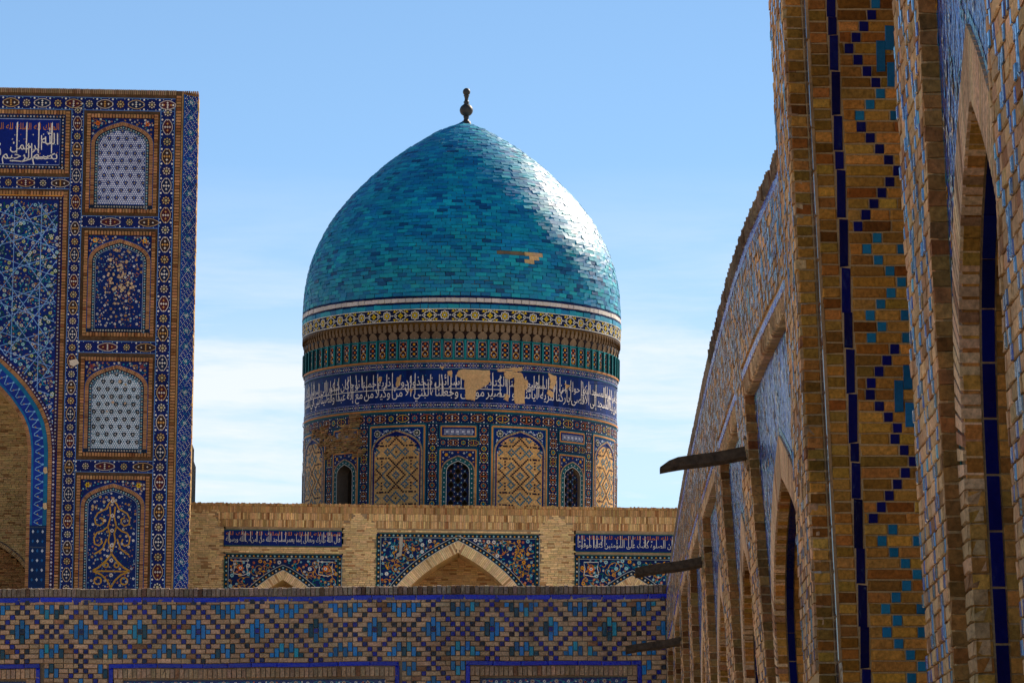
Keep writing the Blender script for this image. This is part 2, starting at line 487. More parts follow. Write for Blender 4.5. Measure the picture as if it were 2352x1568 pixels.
# ================================================================ the brick wall that closes the court, straight ahead
FW = Frame(766, 1346, 57.8, roll=-0.0072)
fw_base = tuple(FW.w(0, FW.px(766, 1346)[1], 0)); fw_base = (fw_base[0], fw_base[1], 0.0)
wall = thing('patterned_brick_screen', 'brown brick courtyard wall with blue glazed diamond pattern across the foreground', 'wall', fw_base)
sL = FW.px(-60, 1400)[0]; sR = FW.px(1533, 1400)[0]+0.10
fs0, fh0 = FW.px(590.7, 1447.5)
frames = [(FW.px(-300, 1525)[0], FW.px(92, 1535)[0]), (FW.px(250, 1525)[0], FW.px(917, 1525)[0]), (FW.px(1070, 1521)[0], FW.px(1474, 1521)[0])]
h_b = fh0-6.55*CELL                    # top of the frame borders
mb = MB()
H0 = -0.016
top_h = 0.0
bot = -4.4
# backing of the wall, set back behind the pieces; frames are openings in it
def fbk(s0, s1, h0, h1, n0=-0.6, n1=H0): box(mb, FW.w, s0, s1, h0, h1, n0, n1, (1, 1, 1), back=True)
fbk(sL, sR, h_b-0.20, -0.02)
edges = [sL]+[x for f in frames for x in f]+[sR]
edges[1] = sL
for a, b in zip(edges[0::2], edges[1::2]):
    if b > a+0.01: fbk(a, b, bot, h_b-0.20)
for a, b in frames: fbk(max(a, sL), b, bot, h_b-0.2, -0.6, -0.30)
mb.build('wall_core', M_MORTD, wall, fw_base)
bricks = []; tiles = []; soldiers = []; strips = []
cA = int((sL-fs0)/CELL)-1; cB = int((sR-fs0)/CELL)
def fw_ok(c, r):
    if r <= 6: return True
    s = fs0+c*CELL
    return not any(a-0.02 < s < b+0.02 for a, b in frames)
pattern_fill(cA, cB, -6, 11, fw_ok, fs0, fh0, BRICKG, bricks, tiles)
x = sL
while x < sR:                                         # upright coping bricks
    wd = 0.0565+RNG.uniform(-0.004, 0.004); hh = RNG.uniform(-0.004, 0.006)
    soldiers.append((x, x+wd-0.006, -0.108, -0.004+hh, -0.22, 0.006+RNG.uniform(-0.004, 0.006), brick_col((0.27, 0.195, 0.14), 0.2))); x += wd
x = sL
while x < sR:                                         # blue strip
    wd = RNG.uniform(0.22, 0.40)
    strips.append((x, x+wd-0.005, -0.172, -0.116, -0.03, 0.003+RNG.uniform(-0.002, 0.002), jit(lin((12, 26, 178)), 0.2))); x += wd
x = sL
while x < sR:
    wd = RNG.uniform(0.12, 0.24)
    bricks.append((x, x+wd-0.007, fh0+6.58*CELL, -0.178, -0.03, RNG.uniform(-0.004, 0.002), brick_col((0.26, 0.19, 0.14)))); x += wd
for a, b in frames:
    a2 = max(a, sL); x = a2
    while x < b:                                      # blue border, top
        wd = min(RNG.uniform(0.25, 0.4), b-x)
        strips.append((x, x+wd-0.004, h_b-0.05, h_b, -0.03, 0.003, jit(lin((12, 22, 160)), 0.25))); x += wd
    x = a2+0.055
    while x < b-0.055:
        wd = 0.0575+RNG.uniform(-0.003, 0.003)
        soldiers.append((x, x+wd-0.007, h_b-0.178, h_b-0.056, -0.2, RNG.uniform(-0.003, 0.003), brick_col(BRICKG, 0.16))); x += wd
    for e in ((a, a+0.05), (b-0.05, b)):
        if e[0] < sL: continue
        h = h_b-0.05
        while h > h_b-0.9:
            strips.append((e[0], e[1], h-0.24, h-0.004, -0.03, 0.003, jit(lin((12, 22, 160)), 0.25))); h -= 0.244
    for e in ((a+0.055, a+0.17), (b-0.17, b-0.055)):
        h = h_b-0.18
        while h > h_b-0.9:
            soldiers.append((e[0], e[1], h-0.052, h, -0.2, RNG.uniform(-0.003, 0.003), brick_col(BRICKG, 0.16))); h -= CELL
def FWM(s, h, n): return FW.w(s, h+0.006*math.sin(1.3*s+0.4)+0.003*math.sin(5.1*s), n+0.006*math.sin(2.3*s+3*h))
pieces(wall, fw_base, 'brick', bricks, FWM, M_BA, M_BO, 'brickwork', 300, 0.003)
pieces(wall, fw_base, 'glazed_tile', tiles, FWM, M_GA, M_GO, 'tilework', 300, 0.002)
pieces(wall, fw_base, 'coping_brick', soldiers, FWM, M_BA, M_BO, 'upright_brickwork', 300, 0.003)
pieces(wall, fw_base, 'blue_strip_tile', strips, FWM, M_GA, M_GO, 'strip_tilework', 300, 0.001)
# majolica friezes set back inside the frames
for a, b in frames:
    a2 = max(a, sL)+0.172; b2 = b-0.172
    o = Orn(lambda u, v, k: FW.w(u, v, -0.06+0.0015*k))
    ht = h_b-0.182
    o.rect(a2, ht-1.2, b2, ht-0.004, lin((14, 34, 116)), 0)
    o.rect(a2, ht-0.022, b2, ht-0.006, lin((30, 110, 150)), 1)
    x = a2+0.05; q = 0
    while x < b2-0.04:
        if q % 2 == 0:
            o.flower(x, ht-0.062, 0.030, lin((190, 170, 150)), RUST, 3, 8)
        else:
            o.flower(x, ht-0.062, 0.022, WHITE, NAVY, 3, 6)
        for d in (-0.07, 0.07):
            o.leaf(x+d, ht-0.062, 0.03, 0.018, RNG.uniform(0, 6.28), RNG.choice((ORANGE, TURQ, WHITE)), 2)
        o.stroke([(x+i*0.02, ht-0.062+0.018*math.sin(i*0.9+q*3.14)) for i in range(8)], 0.007, TURQ, 1)
        for i in range(3): o.disc(x+RNG.uniform(0, 0.13), ht-RNG.uniform(0.1, 0.4), 0.02, RNG.choice((WHITE, GOLD, TURQ)), 2, 6)
        x += 0.145; q += 1
    o.build('majolica_frieze', M_GA, wall, fw_base)

# ================================================================ the arcade along the right, seen at a grazing angle
ZA = 31.1
def _interp(x, xs, ys): return float(np.interp(x, xs, ys))
_lx = np.array([0.40, 0.60, 0.84, 0.87, 0.90, 0.95, 1.0, 1.07, 1.14, 1.21, 1.28, 1.42, 1.56, 1.7, 1.78, 1.86]); _ly = np.array([0.040, 0.042, 0.043, 0.045, 0.055, 0.069, 0.076, 0.073, 0.068, 0.057, 0.044, 0.033, 0.028, 0.018, 0.006, 0.0])
_bx = np.array([0.4, 1.0, 1.14, 1.28, 1.42, 1.56, 1.7, 1.86]); _by = np.array([0.0, 0.0, -0.02, -0.058, -0.060, -0.03, 0.0, 0.0])
H_0 = 3.5
def AW(t, h, n):
    z = t/ZA
    X = 0.00791*t+1.412+_interp(z, _bx, _by)-_interp(z, _lx, _ly)*(h-H_0)
    return Vector((X-n, t, h))
arc_base = tuple(AW(42, 0, 0)); arc_base = (arc_base[0], arc_base[1], 0.0)
arcade = thing('arcade', 'tall glazed brick arcade wall with pointed arches receding along the right', 'wall', arc_base)
W_TOP = 6.25; T_END = 57.85; T_PISH = 26.5
A_H = 5.50                                  # top of the blue borders round the bay frames
ROWH0 = 5.80                                # centre of the pattern rows
bays = [(31.1, 26.5), (35.45, 32.3), (39.8, 36.65), (44.2, 41.05), (48.5, 45.4), (52.9, 49.75), (57.2, 54.1)]
NB = (17.15, 14.75)                         # the nearest bay
bricks = []; tiles = []; soldiers = []; strips = []
core = MB()
def abox(t0, t1, h0, h1, n0, n1, m=core, col=(1, 1, 1)):
    k = max(1, int(abs(t1-t0)/1.2))
    for i in range(k):
        a = t0+(t1-t0)*i/k; b = t0+(t1-t0)*(i+1)/k
        box(m, AW, a, b, h0, h1, n0, n1, col, back=True)
B0 = -0.012
# wall cores
abox(T_PISH, T_END, A_H-0.155, W_TOP-0.03, -1.4, B0)
prev = T_END+0.3
for a, b in sorted(bays, reverse=True):
    abox(a, prev, 0, A_H-0.155, -1.4, B0); prev = b
abox(T_PISH-0.3, prev, 0, A_H-0.155, -1.4, B0) if prev > T_PISH else None
for a, b in bays: abox(b-0.2, a+0.2, 0, A_H-0.1, -1.9, -1.6)  # unseen back walls behind the bays, added to block light
# the nearest bay and the wall around it
abox(NB[0], 18.35, 0, 12.0, -2.4, B0)
abox(10.0, NB[1], 0, 12.0, -1.4, B0)
abox(NB[1], NB[0], A_H-0.155, 12.0, -1.4, B0)
abox(NB[1]-0.2, NB[0]+0.2, 0, A_H, -1.9, -1.6)  # unseen back wall of this bay, also added to block light
# tall portal part with its deep opening
abox(25.207, T_PISH+0.05, 0, 12.0, -2.4, 0.008)
abox(24.967, 25.22, 0, 12.0, -2.4, -0.092)
abox(18.35, 25.2, 10.4, 12.0, -2.4, B0)
abox(18.0, 25.5, 0, 12.0, -3.0, -2.4)  # unseen back of the opening, closed to keep light out
core.build('wall_core', M_MORT, arcade, arc_base)

def in_bay(t, h, pad=0.0):
    for a, b in bays+[NB]:
        if b-pad < t < a+pad and h < A_H+0.005: return True
    return False
# patterned face between the portal and the far corner
s0 = 46.9
c0 = int((T_PISH-s0)/CELL)+1; c1 = int((T_END-s0)/CELL)
def aw_ok(c, r):
    t = s0+c*CELL; h = ROWH0-r*CELL
    if h < 3.0: return False
    if h < 3.0+(t-26)*0.045: return False
    return not in_bay(t, h, 0.055)
pattern_fill(c0, c1, -4, 46, aw_ok, s0, ROWH0, BRICK, bricks, tiles, extra=0.38)
# add glazed checks down the piers, where the motif table has run out
def pier_checks(ta, tb, ha, hb, dn=0.0):
    """replace plain bricks by a diamond lattice of small glazed squares and upright turquoise tiles"""
    nc = int((tb-ta)/CELL); nr = int((hb-ha)/CELL); occ = {}
    j = 0.004
    for r in range(nr):
        for c in range(nc):
            d = (c+r) % 8; e = (c-r) % 8
            if (c, r) in occ: continue
            t0 = ta+c*CELL; h0 = ha+r*CELL
            if c % 8 == 4 and r % 8 in (3,) and r+2 < nr:
                for q in range(3): occ[(c, r+q)] = 1
                tiles.append((t0+j, t0+CELL-j, h0+j, h0+3*CELL-j, -0.03, dn+RNG.uniform(0.001, 0.006), blue_col()))
            elif d == 0 or e == 0:
                occ[(c, r)] = 1
                tiles.append((t0+j, t0+CELL-j, h0+j, h0+CELL-j, -0.03, dn+RNG.uniform(0.001, 0.006), navy_col() if RNG.random() < 0.6 else blue_col()))
        c = 0
    for r in range(nr):
        c = 0
        while c < nc:
            if (c, r) in occ: c += 1; continue
            n = 1
            while n < 3 and c+n < nc and (c+n, r) not in occ: n += 1
            bricks.append((ta+c*CELL+j, ta+(c+n)*CELL-j, ha+r*CELL+j, ha+(r+1)*CELL-j, -0.03, dn+RNG.uniform(-0.004, 0.004), brick_col(BRICK, 0.2)))
            c += n
pier_checks(25.2, T_PISH+0.05, 3.2, 8.0, 0.020)          # portal pier, far side
pier_checks(NB[0]+0.055, 18.35, 2.2, 6.2)                # pier on the near side of the deep opening
pier_checks(12.2, NB[1]-0.055, 2.2, 5.5)                 # nearest pier, cut by the picture's edge
x = T_PISH
while x < T_END:                                          # coping, blue strip, brick course
    wd = 0.0565+RNG.uniform(-0.004, 0.004)
    soldiers.append((x, x+wd-0.006, W_TOP-0.112, W_TOP+RNG.uniform(-0.003, 0.003), -0.25, 0.004+RNG.uniform(-0.0015, 0.0015), brick_col((0.26, 0.19, 0.13), 0.2))); x += wd
x = T_PISH
while x < T_END:
    wd = RNG.uniform(0.22, 0.40)
    strips.append((x, x+wd-0.005, W_TOP-0.178, W_TOP-0.12, -0.03, 0.004, jit(lin((20, 50, 180)), 0.2))); x += wd
def arch_curve(a, b, spring, apex, inset):
    """pointed arch in (t,h) of a bay whose frame runs from b (near) to a (far)"""
    return arch((a+b)/2, (a-b)/2-inset, spring, apex-spring, 16)
RECESS = -0.065
def bay(a, b, wet=1.0):
    top = A_H
    x = b-0.05
    while x < a+0.05:                                     # blue border
        wd = min(RNG.uniform(0.22, 0.36), a+0.05-x)
        if wd > 0.01: strips.append((x, x+wd-0.004, top-0.05, top, -0.03, 0.004, jit(lin((24, 60, 190)), 0.25)))
        x += wd
    x = b
    while x < a:                                          # upright bricks over the frame
        wd = 0.0565+RNG.uniform(-0.003, 0.003)
        soldiers.append((x, x+wd-0.006, top-0.155, top-0.054, RECESS-0.05, RNG.uniform(-0.002, 0.003), brick_col((0.62, 0.41, 0.23), 0.14))); x += wd
    for e in ((a, a+0.05), (b-0.05, b)):
        h = top-0.05
        while h > 3.0:
            bricks.append((e[0], e[1], h-CELL+0.004, h-0.004, -0.03, RNG.uniform(-0.004, 0.003), brick_col(BRICK, 0.16))); h -= CELL
    h = top-0.155                                         # brick reveal on the far side, facing us
    while h > 2.6:
        for q in range(1):
            bricks.append((a-0.012, a+0.05, h-CELL+0.004, h-0.004, RECESS, -0.002+RNG.uniform(-0.003, 0.002), brick_col((0.29, 0.135, 0.042), 0.30)))  # darker than the pier faces: shade put into the brick colour
        h -= CELL
    # spandrel of majolica
    out = arch_curve(a, b, 3.35, 4.84, 0.0)
    inn = arch_curve(a, b, 3.35, 4.58, 0.24)
    o = Orn(lambda u, v, k: AW(u, v, RECESS+0.0015*k))
    tt = top-0.155
    for (x0, y0), (x1, y1) in zip(out, out[1:]):
        n = 4
        o.poly([(x0, y0), (x0, tt), (x1, tt), (x1, y1)], jit(lin((24, 80, 170)), 0.3), 0)
    span = a-b
    for q in range(int(span*150)):
        u = RNG.uniform(b+0.03, a-0.03); v = RNG.uniform(3.4, tt-0.03)
        yo = np.interp(-abs(u-(a+b)/2), [-abs(p[0]-(a+b)/2) for p in out[:17]], [p[1] for p in out[:17]])
        if v < yo+0.03: continue
        k = RNG.random()
        if k < 0.35: o.flower(u, v, RNG.uniform(0.02, 0.045), RNG.choice((WHITE, WHITE, PALE)), RNG.choice((NAVY, GOLD)), 3)
        elif k < 0.55: o.flower(u, v, RNG.uniform(0.03, 0.05), RNG.choice((GOLD, TURQ)), RUST, 2)
        elif k < 0.8:
            ph = RNG.uniform(0, 6.28)
            o.stroke([(u+0.03*i*math.cos(ph+i*0.35), v+0.03*i*math.sin(ph+i*0.35)) for i in range(7)], 0.012, RNG.choice((TURQ, SKYB, WHITE)), 1)
        else: o.leaf(u, v, 0.09, 0.035, RNG.uniform(0, 6.28), RNG.choice((TURQ, SKYB, GREEN)), 2)
    o.stroke([(b+0.03, 3.4), (b+0.03, tt-0.03), (a-0.03, tt-0.03), (a-0.03, 3.4)], 0.03, TURQ, 1)
    o.stroke([(x, y+0.035) for x, y in out], 0.03, TURQ, 2)
    o.build('majolica_spandrel', M_MAJ, arcade, arc_base)
    # ring of upright bricks round the arch
    ring = MB()
    no, ni = resample(out, 0.062), None
    k = len(no)
    ii = resample(inn, sum(math.hypot(p[0]-q[0], p[1]-q[1]) for p, q in zip(inn, inn[1:]))/k*0.9999)
    for i in range(min(len(no), len(ii))-1):
        (x0, y0), (x1, y1), (x2, y2), (x3, y3) = no[i], no[i+1], ii[i+1], ii[i]
        g = 0.26
        c = brick_col((0.66, 0.43, 0.25), 0.14)
        q = [(x0, y0), (x1+(x0-x1)*g, y1+(y0-y1)*g), (x2+(x3-x2)*g, y2+(y3-y2)*g), (x3, y3)]
        vs = [tuple(AW(u, v, RECESS+0.012)) for u, v in q]+[tuple(AW(u, v, RECESS-0.06)) for u, v in q]
        ring.add(vs, BOXB, c)
    ring.build('arch_ring', M_BA, arcade, arc_base)
    # inner face of the arch: brick, a blue glazed strip, brick
    path = [(inn[0][0], 2.4)]+inn+[(inn[-1][0], 2.4)]
    pts = resample(path, CELL)
    band = ((RECESS, RECESS-0.062, 'k'), (RECESS-0.068, RECESS-0.113, 'b'), (RECESS-0.12, RECESS-0.30, 'k'), (RECESS-0.305, RECESS-0.5, 'k'), (RECESS-0.5, -1.5, 'k'))
    jam = MB(); blue = MB(); back = MB()
    for (x0, y0), (x1, y1) in zip(pts, pts[1:]):
        dx, dy = x1-x0, y1-y0; L_ = math.hypot(dx, dy); nx, ny = dy/L_, -dx/L_
        mx_, my_ = (a+b)/2, 3.0
        if (mx_-x0)*nx+(my_-y0)*ny > 0: nx, ny = -nx, -ny          # outwards
        g = 0.06
        for n0, n1, kd in band:
            if kd == 'b': continue
            if n0 < RECESS-0.1 and RNG.random() < 0.0: continue
            z = RNG.uniform(-0.004, 0.004)
            p = [(x0+dx*g+nx*z, y0+dy*g+ny*z), (x1-dx*g+nx*z, y1-dy*g+ny*z)]
            oo = 0.05
            vs = [tuple(AW(p[0][0], p[0][1], n0)), tuple(AW(p[1][0], p[1][1], n0)), tuple(AW(p[1][0], p[1][1], n1+0.003)), tuple(AW(p[0][0], p[0][1], n1+0.003)),
                  tuple(AW(p[0][0]+nx*oo, p[0][1]+ny*oo, n0)), tuple(AW(p[1][0]+nx*oo, p[1][1]+ny*oo, n0)), tuple(AW(p[1][0]+nx*oo, p[1][1]+ny*oo, n1+0.003)), tuple(AW(p[0][0]+nx*oo, p[0][1]+ny*oo, n1+0.003))]
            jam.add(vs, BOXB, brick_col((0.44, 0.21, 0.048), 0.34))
        oo = 0.008
        back.add([tuple(AW(x0+nx*oo, y0+ny*oo, RECESS-0.002)), tuple(AW(x1+nx*oo, y1+ny*oo, RECESS-0.002)), tuple(AW(x1+nx*oo, y1+ny*oo, -1.6)), tuple(AW(x0+nx*oo, y0+ny*oo, -1.6))], [(0, 1, 2, 3)], (1, 1, 1))
    bp = resample(path, 0.20)
    for (x0, y0), (x1, y1) in zip(bp, bp[1:]):
        dx, dy = x1-x0, y1-y0; L_ = math.hypot(dx, dy); nx, ny = dy/L_, -dx/L_
        if ((a+b)/2-x0)*nx+(3.0-y0)*ny > 0: nx, ny = -nx, -ny
        g = 0.02
        p = [(x0+dx*g-nx*0.002, y0+dy*g-ny*0.002), (x1-dx*g-nx*0.002, y1-dy*g-ny*0.002)]; oo = 0.05
        n0, n1 = band[1][0], band[1][1]
        vs = [tuple(AW(p[i][0]+nx*w_, p[i][1]+ny*w_, n)) for w_ in (0, oo) for i, n in ((0, n0), (1, n0), (1, n1), (0, n1))]
        blue.add(vs, BOXB, jit(lin((8, 12, 84)), 0.35))
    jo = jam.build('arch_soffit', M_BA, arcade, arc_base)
    blue.build('blue_soffit_strip', M_GA, jo, arc_base, kind='stuff')
    back.build('soffit_mortar', M_MORT, jo, arc_base)
    # mortar wall between the ring and the frame, behind the spandrel
    bk = MB()
    for (x0, y0), (x1, y1) in zip(inn, inn[1:]):
        bk.add([tuple(AW(x0, y0, RECESS-0.003)), tuple(AW(x0, tt+0.1, RECESS-0.003)), tuple(AW(x1, tt+0.1, RECESS-0.003)), tuple(AW(x1, y1, RECESS-0.003))], [(0, 1, 2, 3)], (1, 1, 1))
    for xx, xe in ((inn[0][0], a+0.01), (b-0.01, inn[-1][0])):
        bk.add([tuple(AW(xx, 0, RECESS-0.003)), tuple(AW(xe, 0, RECESS-0.003)), tuple(AW(xe, tt+0.1, RECESS-0.003)), tuple(AW(xx, tt+0.1, RECESS-0.003))], [(0, 1, 2, 3)], (1, 1, 1))
    bk.build('spandrel_backing', M_MORTD, arcade, arc_base)
    # upright bricks of the ring run on down the jambs
    for xx, xe in ((inn[0][0], a), (b, inn[-1][0])):
        h = 3.35
        while h > 2.3:
            bricks.append((xx, xe-0.004, h-CELL+0.004, h-0.003, RECESS-0.05, RECESS+0.012, brick_col((0.52, 0.33, 0.17), 0.18))); h -= CELL
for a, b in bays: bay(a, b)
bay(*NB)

# deep opening of the portal: far jamb, faced towards us.  local (n across, h up, out towards us)
def JM(t_face):
    return lambda a, h, o: AW(t_face-o, h, -a)
def jamb(t_face, n0, n1, ha, hb, squares, bl, tl, width=0.25):
    m = JM(t_face); r = 0; h = ha
    while h < hb:
        rh = CELL*RNG.uniform(0.96, 1.05)
        x = n0
        cells = squares(r) if squares else []
        cuts = [n0]
        for c, cc in cells: cuts += [c, c+0.052]
        cuts.append(n1)
        for i in range(0, len(cuts)-1):
            a, b = cuts[i], cuts[i+1]
            sq = i % 2 == 1
            if sq:
                tl.append((a+0.003, min(b, n1)-0.002, h+0.004, h+rh-0.004, -0.03, 0.001, cells[i//2][1]))
            else:
                q = a
                while b-q > 0.015:
                    w_ = b-q if b-q < width*1.25 else width*RNG.choice((0.5, 1.0, 1.0, 0.75))
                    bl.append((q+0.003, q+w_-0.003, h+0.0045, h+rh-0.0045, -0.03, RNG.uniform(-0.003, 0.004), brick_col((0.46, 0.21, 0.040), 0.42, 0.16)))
                    q += w_
        h += rh; r += 1
def zig(r):
    """pairs of glazed squares stepping down the jamb in a zigzag"""
    k = r % 26
    ph = k % 8
    off = (0, 1, 2, 3, 2, 1, 0, 1)[ph]
    a = 0.315+off*0.058 if k < 16 else 0.275+(k-16 if k < 21 else 26-k)*0.045
    col = jit(lin((30, 116, 158)), 0.15) if k < 16 else jit(lin((14, 14, 92)), 0.25)
    out = [(a, col)]
    if k < 16: out.append((a+0.185, jit(lin((24, 100, 140)), 0.2)))
    hh = 3.0+r*CELL
    dc = min(abs(hh-6.43), abs(hh-4.62))
    if dc < 0.22: return [(0.275+dc*0.75, jit(lin((10, 12, 96)), 0.25))]
    
    return [q for q in out if q[0] < 0.80]
bl1 = []; tl1 = []; bl2 = []; tl2 = []; bl3 = []; bs = []
jamb(25.2, -0.012, 0.078, 3.0, 8.2, None, bl1, tl1)                     # shallow outer reveal
jamb(24.96, 0.094, 0.192, 3.0, 8.2, None, bl2, tl2, 0.11)               # brick beside the blue strip
jamb(24.96, 0.252, 0.95, 3.0, 8.2, zig, bl3, tl2, 0.20)
h = 3.0
while h < 8.2:
    hh = RNG.choice((0.10, 0.19, 0.22, 0.24, 0.26))
    bs.append((0.199, 0.245, h, h+hh-0.005, -0.03, 0.000, jit(lin((8, 10, 78)), 0.4))); h += hh
h = 3.0
while h < 8.2:                                                            # thin glazed edge between the two reveals
    strips.append((24.96, 25.19, h, h+0.23, -0.10, -0.080, jit(lin((24, 26, 60)), 0.3))); h += 0.235
def stackj(t_face, lst, mj, mo, nm, jn):
    m = JM(t_face)
    pieces(arcade, arc_base, nm, lst, lambda a, h, o: m(a, h, o), mj, mo, jn, 300, 0.0045)
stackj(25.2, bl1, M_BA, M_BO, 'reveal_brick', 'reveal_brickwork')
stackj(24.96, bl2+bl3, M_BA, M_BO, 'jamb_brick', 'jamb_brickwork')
for hh in (6.43, 4.62):                                                     # small groups of upright turquoise tiles
    for a_, q0, q1 in ((0.445, -0.08, 0.09), (0.497, 0.04, 0.17), (0.497, -0.16, -0.03)):
        tl2.append((a_, a_+0.048, hh+q0, hh+q1, -0.02, 0.007, jit(lin((22, 96, 140)), 0.2)))
stackj(24.96, tl2, M_GA, M_GO, 'jamb_tile', 'jamb_tilework')
stackj(24.96, bs, M_GA, M_GO, 'blue_strip_tile', 'jamb_strip')
# dark squares set in the jamb of the nearest bay
nbj = []
inn = arch_curve(NB[0], NB[1], 3.35, 4.58, 0.24)
h = 2.3; r = 0
while h < 3.9:
    if r % 5 in (0, 2):
        tf = inn[0][0]-0.006 if h < 3.4 else float(np.interp(h, [p[1] for p in inn[:17]], [p[0] for p in inn[:17]]))-0.012
        nbj.append((tf, (0.262, 0.312, h+0.006, h+CELL-0.006, -0.03, 0.0, jit(lin((12, 30, 60)), 0.4))))
    h += CELL; r += 1
mbq = MB()
for tf, it in nbj: box(mbq, JM(tf), *it)
mbq.build('jamb_squares', M_GA, arcade, arc_base, kind='stuff')
pieces(arcade, arc_base, 'brick', bricks, AW, M_BA, M_BO, 'brickwork', 300, 0.004)
pieces(arcade, arc_base, 'glazed_tile', tiles, AW, M_AGA, M_AGO, 'tilework', 300, 0.003)
pieces(arcade, arc_base, 'upright_brick', soldiers, AW, M_BA, M_BO, 'upright_brickwork', 300, 0.003)
pieces(arcade, arc_base, 'border_tile', strips, AW, M_AGA, M_AGO, 'border_tilework', 300, 0.002)

# ---- wooden rain spouts
def spout(t, length, thick, label, notch):
    p = AW(t, 4.99 if t < 45 else 4.90, 0.0)
    base = tuple(p)
    mb = MB(); n = 14
    # open trough: U section swept outwards and slightly down, end cut unevenly
    sec = [(-0.5, 0.5), (-0.5, -0.25), (-0.30, -0.5), (0.30, -0.5), (0.5, -0.25), (0.5, 0.5), (0.34, 0.5), (0.34, -0.1), (0.16, -0.30), (-0.16, -0.30), (-0.34, -0.1), (-0.34, 0.5)]
    rows = []
    for i in range(n+1):
        f = i/n; d = -0.25+f*(length+0.25)
        ring = []
        for y, z in sec:
            zz = z
            if notch and f > 0.90 and z > 0: zz = z*(1-(f-0.90)/0.10*1.05)
            w_ = thick*(1+0.03*math.sin(5*f+y))
            ring.append((base[0]-d, base[1]+y*w_*1.05, base[2]+zz*w_-0.165*d+0.004*math.sin(9*f)))
        rows.append(ring)
    m_ = len(sec)
    for i in range(n):
        b = len(mb.v); mb.v.extend(rows[i]+rows[i+1])
        for k in range(m_):
            mb.f.append((b+k, b+(k+1) % m_, b+m_+(k+1) % m_, b+m_+k)); mb.c.append((1, 1, 1))
    for ring in (rows[0], rows[-1]):
        b = len(mb.v); mb.v.extend(ring)
        for q in ((0, 1, 10, 11), (1, 2, 9, 10), (2, 3, 8, 9), (3, 4, 7, 8), (4, 5, 6, 7)):
            mb.f.append(tuple(b+x for x in q)); mb.c.append((1, 1, 1))
    o = mb.build('rain_spout', M_WOOD, None, base)
    o['label'] = label; o['category'] = 'spout'; o['group'] = 'wooden rain spouts on the arcade'
for t_, h_ in ((31.3, 4.99), (40.0, 4.99), (48.7, 4.90)):                   # rough mortar round the sockets
    mbs = MB()
    for q in range(26):
        an = q*0.2417; rr = RNG.uniform(0.075, 0.10)
        box(mbs, AW, t_+rr*1.1*math.cos(an)-0.02, t_+rr*1.1*math.cos(an)+0.02, h_+rr*math.sin(an)-0.018, h_+rr*math.sin(an)+0.018, -0.03, RNG.uniform(0.004, 0.02), brick_col((0.40, 0.28, 0.16), 0.2), 0.006)
    mbs.build('spout_socket', M_BA, arcade, arc_base)
spout(31.3, 0.575, 0.086, 'uppermost dark wooden rain spout against the sky, its end notched', True)
spout(40.0, 0.575, 0.088, 'middle dark wooden rain spout, crossing in front of the far tiled arches', False)
spout(48.7, 0.575, 0.086, 'lowest dark wooden rain spout, above the patterned foreground wall', False)
